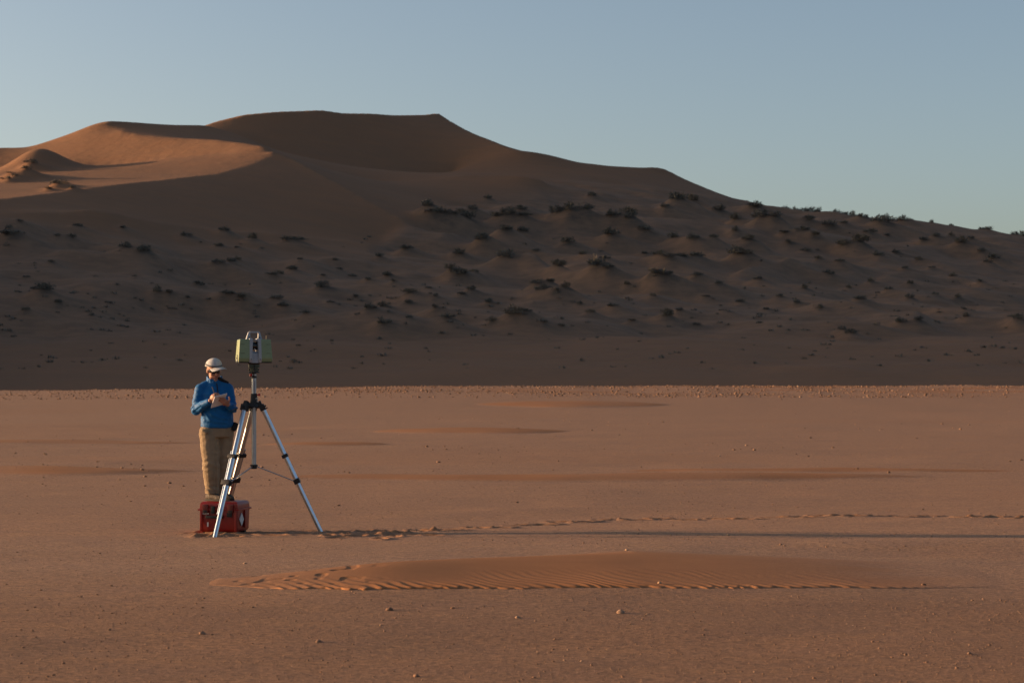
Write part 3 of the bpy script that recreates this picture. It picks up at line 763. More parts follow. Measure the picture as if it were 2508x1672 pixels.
# ------------------------------------------------------------------ laser scanner
scn = empty('laser_scanner', (TX, TY, TZ + 1.775 + 0.156), R(17))
tag(scn, 'pale green and grey laser scanner with carry handle on the tripod', 'laser scanner')
MB().tube((0, 0, 0.0), (0, 0, 0.022), 0.066, 0.072, 28).build('base_ring', M_BLACK, scn)
Zb, Zt = 0.020, 0.292
for s, nm in ((-1, 'left'), (1, 'right')):
    def S(x): return s * x
    # green side housing, tapering upward
    pts = []
    for z, xo, xi, yh in ((Zb + 0.010, 0.196, 0.070, 0.104), (Zb + 0.05, 0.1985, 0.066, 0.118), (Zt - 0.012, 0.182, 0.060, 0.100), (Zt, 0.176, 0.062, 0.094)):
        for x in (xo, xi):
            for y in (-yh, yh): pts.append((S(x), y, z))
    hsg = MB().hull(pts, 0.009).build('side_housing', M_GREEN, scn)
    # dark foot under it
    MB().box((S(0.134), 0, Zb + 0.004), (0.118, 0.19, 0.014), None, 0.003).build('foot_rail', M_BLACK, hsg)
    # panel grooves on the front
    for zz in (0.232, 0.128):
        yy = -0.1175 + (zz - 0.07) / 0.21 * 0.018
        MB().box((S(0.150), yy - 0.0008, zz), (0.050, 0.004, 0.004)).build('panel_groove', M_BLACK, hsg)
    # pale grey inner pillar
    pil = MB()
    p2 = []
    for z, xi, xo, yh in ((Zb, 0.036, 0.072, 0.106), (0.06, 0.040, 0.072, 0.121), (Zt, 0.030 if s < 0 else 0.034, 0.068, 0.103), (Zt + 0.012, 0.036, 0.066, 0.085)):
        for x in (xi, xo):
            for y in (-yh, yh): p2.append((S(x), y, z))
    pil.hull(p2, 0.006)
    pl = pil.build('pillar', M_GREY_SHELL, scn)
    MB().tube((S(0.053), -0.118, 0.058), (S(0.053), -0.123, 0.058), 0.005, seg=10).build('screw', M_BLACK, pl)
# battery slot on the lit left side
bs_ = MB().box((-0.1955, -0.012, 0.082), (0.012, 0.044, 0.060), Matrix.Rotation(R(4), 3, 'Y'), 0.006).build('battery_slot', M_BLACK, scn)
MB().box((-0.200, -0.012, 0.043), (0.010, 0.060, 0.022), None, 0.003).build('battery_latch', M_GREY_SHELL, scn)
for yy in (-0.052, 0.030):
    MB().tube((-0.194, yy, 0.072), (-0.2025, yy, 0.072), 0.006, seg=10).build('screw', M_BLACK, scn)
# turret between the pillars
MB().hull([(x, y, z) for z, w, yh in ((Zb - 0.004, 0.040, 0.100), (0.125, 0.036, 0.085), (0.150, 0.034, 0.055)) for x in (-w, w) for y in (-yh, yh)], 0.006).build('pedestal', M_GREY_SHELL, scn)
mir = MB().tube((-0.033, 0, 0.215), (0.030, 0, 0.215), 0.047, 0.047, 26).build('mirror_drum', M_GLASS, scn)
MB().box((0.0, -0.046, 0.178), (0.018, 0.010, 0.008), None, 0.002).build('mirror_edge', M_LENS_WHITE, mir)
MB().hull([(0.004, -0.06, 0.29), (0.036, -0.07, 0.29), (0.036, -0.07, 0.262), (0.002, -0.05, 0.268), (0.004, 0.05, 0.29), (0.036, 0.06, 0.29), (0.036, 0.06, 0.262), (0.012, 0.05, 0.268)], 0.004).build('mirror_hood', M_GREY_SHELL, scn)
# carry handle
hd = MB()
def handle_post(s):
    pts = []
    for z, xi, xo, yh in ((0.285, 0.046, 0.098 if s < 0 else 0.094, 0.036), (0.372, 0.048, 0.070, 0.021), (0.380, 0.048, 0.066, 0.018)):
        for x in (xi, xo):
            for y in (-yh, yh): pts.append((s * x, y, z))
    return pts
hd.hull(handle_post(-1), 0.004).hull(handle_post(1), 0.004)
hd.box((0, 0, 0.376), (0.112, 0.036, 0.016), None, 0.005)
hnd = hd.build('carry_handle', M_GREY_SHELL, scn)
for s in (-1, 1): MB().tube((s * 0.060, -0.028, 0.312), (s * 0.060, -0.036, 0.312), 0.008, seg=12).build('screw', M_BLACK, hnd)
MB().tube((0.150, 0.01, 0.288), (0.150, 0.01, 0.338), 0.0075, 0.006, 10).build('antenna', M_BLACK, scn)

# ------------------------------------------------------------------ red equipment case
CX, CY, CW, CD, CH = -3.352, 24.02, 0.476, 0.450, 0.372
CRZ = R(-11)
CZ = float(plain(np.array([CX]), np.array([CY]), False)[0][0]) - 0.004
case = empty('equipment_case', (CX, CY, CZ), CRZ)
tag(case, 'red hard plastic equipment case the person stands on', 'case')
M_RED = pmat('red_case_plastic', (0.21, 0.008, 0.006), 0.38, var=0.10, vscale=9, bump=0.06, bscale=120, spec=0.45)
M_RED2 = pmat('red_latch_plastic', (0.115, 0.007, 0.005), 0.4, var=0.1, vscale=9, spec=0.45)
LIDZ = 0.278
MB().hull([(sx * (CW / 2 - i), sy * (CD / 2 - i), z) for z, i in ((0.020, 0.030), (0.045, 0.014), (LIDZ, 0.006)) for sx in (-1, 1) for sy in (-1, 1)], 0.016).build('shell', M_RED, case)
ld = MB().hull([(sx * (CW / 2 - i), sy * (CD / 2 - i), z) for z, i in ((LIDZ + 0.004, 0.004), (CH - 0.022, 0.010), (CH, 0.030)) for sx in (-1, 1) for sy in (-1, 1)], 0.014).build('lid', M_RED, case)
rim = MB().box((0, 0, LIDZ + 0.002), (CW + 0.022, CD + 0.022, 0.022), None, 0.006)
rim.build('rim', M_RED, case)
for sx in (-1, 1):                                     # ribs down the front corners
    MB().box((sx * (CW / 2 - 0.030), -CD / 2 - 0.002, 0.150), (0.030, 0.016, 0.235), None, 0.006).build('rib', M_RED, case)
    MB().box((sx * (CW / 2 + 0.004), 0.05, 0.165), (0.016, 0.10, 0.21), None, 0.006).build('side_rib', M_RED, case)
for sx in (-0.155, 0.150):                             # latches on the front
    lt = MB().box((sx, -CD / 2 - 0.014, LIDZ + 0.014), (0.070, 0.024, 0.100), None, 0.007).build('latch', M_RED2, case)
    MB().box((sx, -CD / 2 - 0.0275, LIDZ - 0.018), (0.050, 0.006, 0.030), None, 0.002).build('latch_tab', M_BLACK, lt)
hb = MB().box((-0.045, -CD / 2 - 0.022, 0.196), (0.205, 0.024, 0.030), None, 0.009).box((-0.135, -CD / 2 - 0.012, 0.200), (0.026, 0.034, 0.040), None, 0.008).box((0.045, -CD / 2 - 0.012, 0.200), (0.026, 0.034, 0.040), None, 0.008)
hb.build('handle', M_BLACK, case)
MB().box((-0.060, -CD / 2 - 0.018, 0.278), (0.045, 0.020, 0.082), None, 0.006).build('lock_plate', M_BLACK, case)
MB().box((0.135, -CD / 2 - 0.007, 0.222), (0.062, 0.012, 0.050), None, 0.006).build('pressure_valve', M_BLACK, case)
# printed white marks on the front and a diamond sticker on the right side
MB().box((-0.163, -CD / 2 - 0.0028, 0.234), (0.094, 0.003, 0.010)).build('printed_line', M_WHITE_PRINT, case)
MB().box((-0.185, -CD / 2 - 0.0028, 0.248), (0.050, 0.003, 0.009)).build('printed_line', M_WHITE_PRINT, case)
MB().box((-0.128, -CD / 2 - 0.0035, 0.110), (0.018, 0.003, 0.052)).build('barcode_label', M_WHITE_PRINT, case)
dm = MB(); c_ = (CW / 2 + 0.004, -0.10, 0.165)
vs_ = [dm.bm.verts.new((c_[0], c_[1] + a, c_[2] + b)) for a, b in ((0, -0.075), (0.075, 0), (0, 0.075), (-0.075, 0))]
vb_ = [dm.bm.verts.new((c_[0] - 0.010, c_[1] + a, c_[2] + b)) for a, b in ((0, -0.075), (0.075, 0), (0, 0.075), (-0.075, 0))]
dm.bm.faces.new(vs_); dm.bm.faces.new(vb_[::-1])
for i in range(4): dm.bm.faces.new((vs_[i], vb_[i], vb_[(i + 1) % 4], vs_[(i + 1) % 4]))
dm.build('diamond_sticker', M_WHITE_PRINT, case, smooth=False)
for sx in (-1, 1):
    for sy in (-1, 1):
        MB().box((sx * (CW / 2 - 0.075), sy * (CD / 2 - 0.07), 0.014), (0.075, 0.06, 0.030), None, 0.006).build('foot', M_BLACK, case)
# ------------------------------------------------------------------ the person on the case
PX, PY, PZ = (525 - U0) / FPX * 24.05, 24.05, CZ + CH + 0.001

def cone_mesh(bm, p0, r0, p1, r1, seg=16, sq=None):
    """rounded cone from p0 to p1; sq = (direction, factor) flattens it along a direction"""
    p0, p1 = Vector(p0), Vector(p1); d = p1 - p0; L = max(d.length, 1e-5)
    q = d.to_track_quat('Z', 'Y').to_matrix()
    prof = [(-r0 * math.cos(a), r0 * math.sin(a)) for a in np.linspace(0.02, math.pi / 2, 6)] + [(L + r1 * math.sin(a), r1 * math.cos(a)) for a in np.linspace(0, math.pi / 2 - 0.02, 6)]
    rows = []
    for h, r in prof:
        row = []
        for i in range(seg):
            a = 2 * math.pi * i / seg
            o = q @ Vector((r * math.cos(a), r * math.sin(a), 0))
            if sq: ax = Vector(sq[0]).normalized(); o = o - ax * o.dot(ax) * (1 - sq[1])
            row.append(bm.verts.new(p0 + q @ Vector((0, 0, h)) + o))
        rows.append(row)
    for a, b in zip(rows[:-1], rows[1:]):
        for i in range(seg): bm.faces.new((a[i], a[(i + 1) % seg], b[(i + 1) % seg], b[i]))
    bm.faces.new(rows[0][::-1]); bm.faces.new(rows[-1])

def ell_mesh(bm, c, rad, M=None, seg=24):
    r = bmesh.ops.create_uvsphere(bm, u_segments=seg, v_segments=seg // 2, radius=1.0)
    T = Matrix.Translation(c) @ (M.to_4x4() if M is not None else Matrix.Identity(4)) @ Matrix.Diagonal((*rad, 1))
    bmesh.ops.transform(bm, matrix=T, verts=r['verts'])

def loft(bm, rings, seg=28):
    """rings: (cx, cy, z, rx, ry, yaw)"""
    rows = []
    for cx, cy, z, rx, ry, yaw in rings:
        row = []
        for i in range(seg):
            a = 2 * math.pi * i / seg; x, y = rx * math.cos(a), ry * math.sin(a)
            row.append(bm.verts.new((cx + x * math.cos(yaw) - y * math.sin(yaw), cy + x * math.sin(yaw) + y * math.cos(yaw), z)))
        rows.append(row)
    for a, b in zip(rows[:-1], rows[1:]):
        for i in range(seg): bm.faces.new((a[i], a[(i + 1) % seg], b[(i + 1) % seg], b[i]))
    bm.faces.new(rows[0][::-1]); bm.faces.new(rows[-1])

def fuse(bm, name, voxel, smooth_it, mat, parent, wr=None):
    """melt the overlapping volumes of bm into one continuous skin"""
    bmesh.ops.recalc_face_normals(bm, faces=bm.faces[:])
    me = bpy.data.meshes.new(name); bm.to_mesh(me); bm.free()
    t = bpy.data.objects.new('tmp', me); COL.objects.link(t)
    m = t.modifiers.new('r', 'REMESH'); m.mode = 'VOXEL'; m.voxel_size = voxel
    if smooth_it:
        s = t.modifiers.new('s', 'SMOOTH'); s.factor = 0.5; s.iterations = smooth_it
    dg = bpy.context.evaluated_depsgraph_get()
    out = bpy.data.meshes.new_from_object(t.evaluated_get(dg))
    bpy.data.objects.remove(t); bpy.data.meshes.remove(me)
    out.name = name
    if wr:
        n = len(out.vertices); co = np.empty(n * 3, np.float32); no = np.empty(n * 3, np.float32)
        out.vertices.foreach_get('co', co); out.vertices.foreach_get('normal', no)
        co = co.reshape(-1, 3); no = no.reshape(-1, 3)
        co = co + no * wr(co.astype(float))[:, None]
        out.vertices.foreach_set('co', co.astype(np.float32).ravel()); out.update()
    return link(name, out, mat, parent)

M_SKIN = pmat('skin', (0.31, 0.15, 0.105), 0.55, var=0.10, vscale=25, spec=0.35)
M_JACKET = pmat('blue_shell_jacket', (0.004, 0.096, 0.275), 0.6, var=0.08, vscale=14, bump=0.25, bscale=45, bdist=0.006, spec=0.18)
M_TROUSER = pmat('khaki_trousers', (0.225, 0.170, 0.114), 0.85, var=0.09, vscale=10, bump=0.25, bscale=50, bdist=0.005, spec=0.15)
M_CAP = pmat('pale_grey_cap', (0.47, 0.48, 0.49), 0.85, var=0.12, vscale=30, bump=0.2, bscale=70, bdist=0.003, spec=0.15, color2=(0.36, 0.375, 0.40))
M_SHOE = pmat('dark_hiking_shoe', (0.075, 0.062, 0.052), 0.75, var=0.25, vscale=25, bump=0.2, bscale=60)
M_SOLE = pmat('black_rubber_sole', (0.02, 0.02, 0.02), 0.8)
M_DARK = pmat('black_fabric', (0.014, 0.015, 0.018), 0.85, var=0.2)
M_LENS = pmat('sunglass_lens', (0.006, 0.006, 0.007), 0.12, spec=0.7)
M_HAIR = pmat('brown_hair', (0.09, 0.05, 0.03), 0.6, var=0.2, vscale=60)
M_LIP = pmat('lips', (0.36, 0.13, 0.10), 0.5)

M_JACKET.node_tree.nodes['Principled BSDF'].inputs['Sheen Weight'].default_value = 0.06
M_JACKET.node_tree.nodes['Principled BSDF'].inputs['Sheen Roughness'].default_value = 0.4
YAW, PITCH, ROLL = R(26), R(15), R(-5)
HEAD = Matrix.Translation((0.0, -0.035, 1.522)) @ Matrix.Rotation(YAW, 4, 'Z') @ Matrix.Rotation(PITCH, 4, 'X') @ Matrix.Rotation(ROLL, 4, 'Y')
def hp(x, y, z): return HEAD @ Vector((x, y, z))
HR = HEAD.to_3x3()

SHr, ELr, WRr = Vector((-0.148, -0.050, 1.305)), Vector((-0.203, -0.090, 1.062)), Vector((-0.005, -0.285, 1.168))   # arm at the left of the picture
SHl, ELl, WRl = Vector((0.150, 0.055, 1.308)), Vector((0.214, -0.020, 1.078)), Vector((0.188, -0.215, 1.122))
HIPr, KNr, ANr = Vector((-0.055, -0.035, 0.79)), Vector((-0.028, -0.085, 0.44)), Vector((-0.018, -0.045, 0.085))
HIPl, KNl, ANl = Vector((0.115, 0.065, 0.79)), Vector((0.080, 0.060, 0.45)), Vector((0.055, 0.120, 0.085))

def fingers(bm, palm, along, across, normal, curl, k=1.0, thumb=None):
    """four bent fingers of unequal length and a thumb; along = towards the fingertips, normal = the side they curl to"""
    for i, (L, r) in enumerate(((0.078, 0.0088), (0.086, 0.0090), (0.080, 0.0086), (0.062, 0.0078))):
        o = palm + along * 0.040 + across * (0.030 - 0.020 * i)
        p = o; ang = 0.25 * curl
        for seg, f in enumerate((0.45, 0.32, 0.23)):
            ang += curl * (0.55, 0.75, 0.55)[seg]
            d = along * math.cos(ang) + normal * math.sin(ang)
            q = p + d * L * f * k
            cone_mesh(bm, p, r * (1 - 0.08 * seg), q, r * (0.94 - 0.08 * seg), 8); p = q
    t = thumb or (along * 0.55 + across * 0.6 + normal * 0.55)
    t = t.normalized(); o = palm - along * 0.025 + across * 0.030
    a = o + t * 0.036; b = a + (t * 0.7 + along * 0.7 + normal * 0.2).normalized() * 0.030
    cone_mesh(bm, o, 0.0125, a, 0.0105, 8); cone_mesh(bm, a, 0.0105, b, 0.0085, 8)

def make_body():
    bm = bmesh.new()
    # skull, jaw, cheeks, nose, ears, neck
    ell_mesh(bm, hp(0, 0.012, 0.032), (0.073, 0.092, 0.090), HR)
    ell_mesh(bm, hp(0, -0.022, -0.040), (0.060, 0.066, 0.078), HR)
    cone_mesh(bm, hp(-0.030, -0.030, -0.075), 0.034, hp(0.030, -0.030, -0.075), 0.034)
    ell_mesh(bm, hp(0, -0.066, -0.098), (0.026, 0.022, 0.020), HR)
    for s in (-1, 1):
        ell_mesh(bm, hp(s * 0.036, -0.058, -0.028), (0.027, 0.024, 0.022), HR)
        ell_mesh(bm, hp(s * 0.074, 0.014, -0.008), (0.010, 0.019, 0.032), HR)
    cone_mesh(bm, hp(0, -0.082, 0.004), 0.0085, hp(0, -0.103, -0.028), 0.0125, 10)
    ell_mesh(bm, hp(0, -0.092, -0.032), (0.017, 0.012, 0.009), HR)
    ell_mesh(bm, hp(0, -0.080, -0.062), (0.024, 0.012, 0.011), HR)
    cone_mesh(bm, (0.0, 0.012, 1.345), 0.060, hp(0, 0.022, -0.050), 0.054)
    # trunk, arms, legs under the clothes
    loft(bm, [(0.03, 0.015, 0.78, 0.155, 0.115, R(25)), (0.03, 0.01, 0.92, 0.150, 0.118, R(25)), (0.015, 0.0, 1.10, 0.140, 0.112, R(25)), (0, 0.0, 1.24, 0.150, 0.108, R(22)), (0, 0.005, 1.33, 0.115, 0.078, R(20)), (0, 0.01, 1.37, 0.062, 0.058, R(20))])
    for S, E, W in ((SHr, ELr, WRr), (SHl, ELl, WRl)):
        cone_mesh(bm, S, 0.050, E, 0.040); cone_mesh(bm, E, 0.039, W, 0.027)
    for H, K, A in ((HIPr, KNr, ANr), (HIPl, KNl, ANl)):
        cone_mesh(bm, H, 0.080, K, 0.055); cone_mesh(bm, K, 0.054, A, 0.036)
    # hand with the pen
    al = Vector((0.62, -0.40, 0.55)).normalized(); ac = Vector((-0.35, 0.25, 0.80)); ac = (ac - al * ac.dot(al)).normalized(); nm = al.cross(ac).normalized()
    if nm.y < 0: nm = -nm
    palm = WRr + al * 0.058
    cone_mesh(bm, WRr, 0.026, palm + al * 0.012, 0.036, 12, (nm, 0.55)); cone_mesh(bm, palm - ac * 0.022, 0.024, palm + ac * 0.022, 0.024, 12, (nm, 0.6))
    fingers(bm, palm, al, ac, (nm * 0.5 - Vector((0, 0, 1)) * 0.6 + Vector((0.3, 0, 0))).normalized(), 0.75, 0.95)
    # hand under the pad
    al2 = Vector((-0.30, -0.75, 0.35)).normalized(); ac2 = Vector((0.55, -0.25, 0.55)); ac2 = (ac2 - al2 * ac2.dot(al2)).normalized(); nm2 = Vector((-0.75, 0.10, 0.5)); nm2 = (nm2 - al2 * nm2.dot(al2)).normalized()
    palm2 = WRl + al2 * 0.055
    cone_mesh(bm, WRl, 0.026, palm2 + al2 * 0.012, 0.036, 12, (nm2, 0.55)); cone_mesh(bm, palm2 - ac2 * 0.022, 0.024, palm2 + ac2 * 0.022, 0.024, 12, (nm2, 0.6))
    fingers(bm, palm2, al2, ac2, nm2, 0.70, 1.0, ac2 * 0.8 + nm2 * 0.4 + al2 * 0.3)
    return fuse(bm, 'person', 0.0055, 2, M_SKIN, None)
person = make_body()
person.location = (PX, PY, PZ)
tag(person, 'person in blue jacket and pale cap standing on the red case, writing on a pad', 'person')

def wr_jacket(c):
    # drapes: diagonal folds at the elbows and across the belly
    f = 0.0050 * noise3(c * np.array([9, 9, 20.0]) + 3, 51) + 0.0032 * noise3(c * np.array([26, 26, 44.0]), 52)
    belly = np.exp(-((c[:, 2] - 0.98) / 0.10) ** 2)
    f += 0.004 * belly * np.sin(c[:, 2] * 80 + 40 * c[:, 0] + 7 * noise3(c * 7, 53))
    elbow = np.exp(-((c[:, 2] - 1.09) / 0.07) ** 2) * (np.abs(c[:, 0] - 0.0) > 0.13)
    f += 0.006 * elbow * np.sin(c[:, 2] * 120 - 60 * c[:, 0] + 2.5 * noise3(c * 12, 54))
    return f
bm = bmesh.new()
loft(bm, [(0.028, 0.015, 0.850, 0.186, 0.150, R(22)), (0.030, 0.012, 0.875, 0.192, 0.156, R(22)), (0.034, 0.002, 0.95, 0.190, 0.166, R(24)), (0.028, -0.005, 1.04, 0.182, 0.160, R(24)), (0.012, -0.004, 1.14, 0.176, 0.148, R(22)),
          (0.0, 0.0, 1.24, 0.172, 0.138, R(20)), (0.0, 0.004, 1.305, 0.148, 0.112, R(20)), (0.0, 0.008, 1.350, 0.108, 0.088, R(20)), (0.0, 0.006, 1.395, 0.082, 0.078, R(20))])
# hem swings lower at the front right
cone_mesh(bm, (-0.02, -0.09, 0.885), 0.055, (0.12, -0.03, 0.868), 0.055)
for S, E, W, k in ((SHr, ELr, WRr, 1.0), (SHl, ELl, WRl, 0.95)):
    cone_mesh(bm, S + Vector((0, 0, -0.005)), 0.071 * k, S * 0.5 + E * 0.5, 0.067 * k); cone_mesh(bm, S * 0.5 + E * 0.5, 0.067 * k, E, 0.060 * k)
    cone_mesh(bm, E, 0.062 * k, E * 0.45 + W * 0.55, 0.050 * k)
    Wc = E * 0.10 + W * 0.90
    cone_mesh(bm, E * 0.45 + W * 0.55, 0.050 * k, Wc, 0.038 * k)
    # trapezius
    cone_mesh(bm, S + Vector((0, 0, 0.004)), 0.060, (S.x * 0.34, 0.01, 1.372), 0.050)
# stand-up collar
for i in range(14):
    a = 2 * math.pi * i / 14 + YAW * 0.6; a2 = 2 * math.pi * (i + 1) / 14 + YAW * 0.6
    front = max(0, -math.sin(a - YAW * 0.6)); zt = 1.445 - 0.040 * front
    f2 = max(0, -math.sin(a2 - YAW * 0.6)); zt2 = 1.445 - 0.040 * f2
    cone_mesh(bm, (0.082 * math.cos(a), 0.012 + 0.080 * math.sin(a), 1.385), 0.014, (0.084 * math.cos(a), 0.008 + 0.083 * math.sin(a), zt), 0.011, 8)
    cone_mesh(bm, (0.084 * math.cos(a), 0.008 + 0.083 * math.sin(a), zt), 0.011, (0.084 * math.cos(a2), 0.008 + 0.083 * math.sin(a2), zt2), 0.011, 8)
    cone_mesh(bm, (0.083 * math.cos(a), 0.010 + 0.081 * math.sin(a), 1.41), 0.012, (0.083 * math.cos(a2), 0.010 + 0.081 * math.sin(a2), 1.41), 0.012, 8)
jacket = fuse(bm, 'jacket', 0.0075, 4, M_JACKET, person, wr_jacket)
# open black collar lining / strap on the far shoulder
lb = bmesh.new()
cone_mesh(lb, (0.066, -0.052, 1.425), 0.022, (0.118, 0.005, 1.392), 0.020, 10); cone_mesh(lb, (0.118, 0.005, 1.392), 0.020, (0.150, 0.03, 1.378), 0.016, 10)
fuse(lb, 'hood_cord', 0.006, 2, M_DARK, jacket)
zp = bmesh.new()
zf = Vector((math.sin(R(26)), -math.cos(R(26)), 0))
cone_mesh(zp, Vector((0.0, 0.005, 1.365)) + zf * 0.088, 0.006, Vector((0.0, 0.0, 1.255)) + zf * 0.139, 0.006, 8)
fuse(zp, 'zip', 0.004, 0, M_DARK, jacket)

def wr_trouser(c):
    f = 0.0065 * noise3(c * np.array([9, 9, 13.0]), 61) + 0.003 * noise3(c * np.array([24, 24, 40.0]), 62)
    knee = np.exp(-((c[:, 2] - 0.42) / 0.10) ** 2) + 0.9 * np.exp(-((c[:, 2] - 0.13) / 0.05) ** 2) + 0.5 * np.exp(-((c[:, 2] - 0.68) / 0.07) ** 2)
    f += 0.0042 * knee * np.sin(c[:, 2] * 85 + 40 * c[:, 0] - 25 * c[:, 1] + 7 * noise3(c * 8, 63))
    f -= 0.012 * np.exp(-((c[:, 0] - 0.045 + 0.02 * (0.8 - c[:, 2])) / 0.012) ** 2) * (c[:, 1] < 0) * (c[:, 2] < 0.74)
    return f
bm = bmesh.new()
loft(bm, [(0.03, 0.015, 0.74, 0.178, 0.135, R(22)), (0.03, 0.015, 0.82, 0.184, 0.142, R(22)), (0.03, 0.012, 0.90, 0.176, 0.138, R(22))])
for H, K, A, k in ((HIPr, KNr, ANr, 1.0), (HIPl, KNl, ANl, 0.94)):
    M1 = H * 0.5 + K * 0.5
    cone_mesh(bm, H, 0.118 * k, M1, 0.108 * k); cone_mesh(bm, M1, 0.108 * k, K, 0.098 * k)
    C1 = K * 0.6 + A * 0.4
    cone_mesh(bm, K, 0.099 * k, C1, 0.100 * k); cone_mesh(bm, C1, 0.100 * k, A + Vector((0, 0, 0.07)), 0.080 * k)
    loft(bm, [(A.x, A.y, 0.078, 0.083 * k, 0.086 * k, 0), (A.x, A.y, 0.12, 0.082 * k, 0.085 * k, 0), (A.x, A.y, 0.17, 0.080 * k, 0.083 * k, 0)])
fuse(bm, 'trousers', 0.0075, 3, M_TROUSER, person, wr_trouser)
# pocket flap with its sunlit edge
pk = bmesh.new(); cone_mesh(pk, (-0.10, -0.165, 0.815), 0.026, (-0.07, -0.178, 0.800), 0.022, 10, ((0.4, -0.9, 0), 0.5)); fuse(pk, 'pocket_flap', 0.005, 1, M_TROUSER, person)

# shoes
for A, yaw in ((ANr, R(54)), (ANl, R(62))):
    d = Vector((math.sin(yaw), -math.cos(yaw), 0)); s = Vector((d.y, -d.x, 0))
    b = bmesh.new(); o = Vector((A.x, A.y, 0))
    cone_mesh(b, o - d * 0.055 + Vector((0, 0, 0.048)), 0.040, o + d * 0.02 + Vector((0, 0, 0.052)), 0.042, 14)
    cone_mesh(b, o + d * 0.02 + Vector((0, 0, 0.055)), 0.044, o + d * 0.135 + Vector((0, 0, 0.036)), 0.034, 14)
    cone_mesh(b, o + d * 0.10 + Vector((0, 0, 0.034)), 0.042, o + d * 0.165 + Vector((0, 0, 0.030)), 0.028, 14, ((0, 0, 1), 0.8))
    cone_mesh(b, o - d * 0.01 + Vector((0, 0, 0.06)), 0.046, o - d * 0.015 + Vector((0, 0, 0.115)), 0.044, 14)
    sh = fuse(b, 'shoe', 0.006, 3, M_SHOE, person)
    pts = []
    for t, w in ((-0.098, 0.022), (-0.085, 0.036), (-0.03, 0.040), (0.05, 0.042), (0.12, 0.047), (0.165, 0.038), (0.188, 0.018)):
        for k in (-1, 1):
            p = o + d * t + s * w * k
            pts += [(p.x, p.y, 0.0), (p.x, p.y, 0.022)]
    MB().hull(pts, 0.004).build('sole', M_SOLE, sh)

# cap with bill, band and the sunglasses
def head_part(name, bm, mat, parent=person):
    bmesh.ops.recalc_face_normals(bm, faces=bm.faces[:])
    me = bpy.data.meshes.new(name); bm.to_mesh(me); bm.free(); me.transform(HEAD)
    return link(name, me, mat, parent)
b = bmesh.new()
TILT = Matrix.Translation((0, 0.008, 0.052)) @ Matrix.Rotation(R(16), 4, 'Z') @ Matrix.Rotation(R(-9), 4, 'X')
bmesh.ops.create_uvsphere(b, u_segments=36, v_segments=20, radius=1.0)
for v in list(b.verts):
    if v.co.z < -0.12: b.verts.remove(v)
for v in b.verts:
    sq = 1.0 if v.co.z < 0.45 else 1.0
    v.co = TILT @ Vector((v.co.x * 0.089, v.co.y * 0.110, v.co.z * (0.086 - 0.010 * v.co.y) if v.co.z > 0 else v.co.z * 0.09))
cap = head_part('cap', b, M_CAP)
cap_mod = cap.modifiers.new('thickness', 'SOLIDIFY'); cap_mod.thickness = 0.004; cap_mod.offset = 1
b = bmesh.new()                                               # bill
rows = []
for j, t in enumerate(np.linspace(0, 1, 7)):
    row = []
    for i, a in enumerate(np.linspace(-1.15, 1.15, 17)):
        rx, ry = 0.091, 0.111
        ext = 0.092 * t * math.cos(a * 0.78) ** 0.8
        x = math.sin(a) * (rx + ext * 0.25); y = -math.cos(a) * (ry) - ext
        row.append(b.verts.new(TILT @ Vector((x, y, -0.006 - 0.022 * (x / 0.09) ** 2 - 0.018 * t))))
    rows.append(row)
for r0, r1 in zip(rows[:-1], rows[1:]):
    for i in range(16): b.faces.new((r0[i], r0[i + 1], r1[i + 1], r1[i]))
bill = head_part('bill', b, M_CAP, cap)
bm_ = bill.modifiers.new('thickness', 'SOLIDIFY'); bm_.thickness = 0.005
b = bmesh.new()                                               # dark band sweeping up to the back
prev = None; seg = 40; rowsb = []
for i in range(seg):
    a = 2 * math.pi * i / seg
    row = []
    for z in (-0.008, 0.008):
        x, y = math.sin(a), -math.cos(a)
        zz = 0.020 + z + 0.022 * (y)
        k = math.sqrt(max(0, 1 - (zz / 0.088) ** 2)) * 1.035
        row.append(b.verts.new(TILT @ Vector((x * 0.0925 * k, y * 0.1130 * k, zz))))
    rowsb.append(row)
for i in range(seg):
    n_ = rowsb[(i + 1) % seg]; b.faces.new((rowsb[i][0], n_[0], n_[1], rowsb[i][1]))
bd = head_part('cap_band', b, pmat('slate_band', (0.10, 0.11, 0.13), 0.8), cap)
md = bd.modifiers.new('thickness', 'SOLIDIFY'); md.thickness = 0.003
b = bmesh.new()                                               # sunglasses: wraparound lenses and temples
rows = []
for a in np.linspace(-1.25, 1.25, 25):
    row = []
    nb = 0.011 * math.exp(-(a / 0.14) ** 2)
    for z in (-0.024 + nb * 1.4 + 0.006 * abs(a), 0.0, 0.020):
        row.append(b.verts.new((math.sin(a) * 0.073, -0.004 - math.cos(a) * (0.088 + 0.003 * (1 - abs(z) * 20)), z + 0.002)))
    rows.append(row)
for r0, r1 in zip(rows[:-1], rows[1:]):
    for j in range(2): b.faces.new((r0[j], r1[j], r1[j + 1], r0[j + 1]))
sg = head_part('sunglasses', b, M_LENS)
ms = sg.modifiers.new('thickness', 'SOLIDIFY'); ms.thickness = 0.004
for s in (-1, 1):
    t = MB().box((s * 0.0755, -0.006, 0.008), (0.004, 0.066, 0.009), None, 0.001)
    t.bm.transform(HEAD); t.build('temple', M_BLACK, sg)
b = bmesh.new()                                               # hair showing under the cap at nape and temples
for a in np.linspace(-1.05, 1.05, 11):
    x, y = math.sin(a) * 0.074, 0.016 + math.cos(a) * 0.086
    cone_mesh(b, (x, y, 0.020), 0.013, (x * 0.98, y * 0.98, -0.030 - 0.020 * math.cos(a)), 0.010, 8)
bmesh.ops.transform(b, matrix=HEAD, verts=b.verts)
fuse(b, 'hair', 0.0055, 2, M_HAIR, person)
b = bmesh.new()
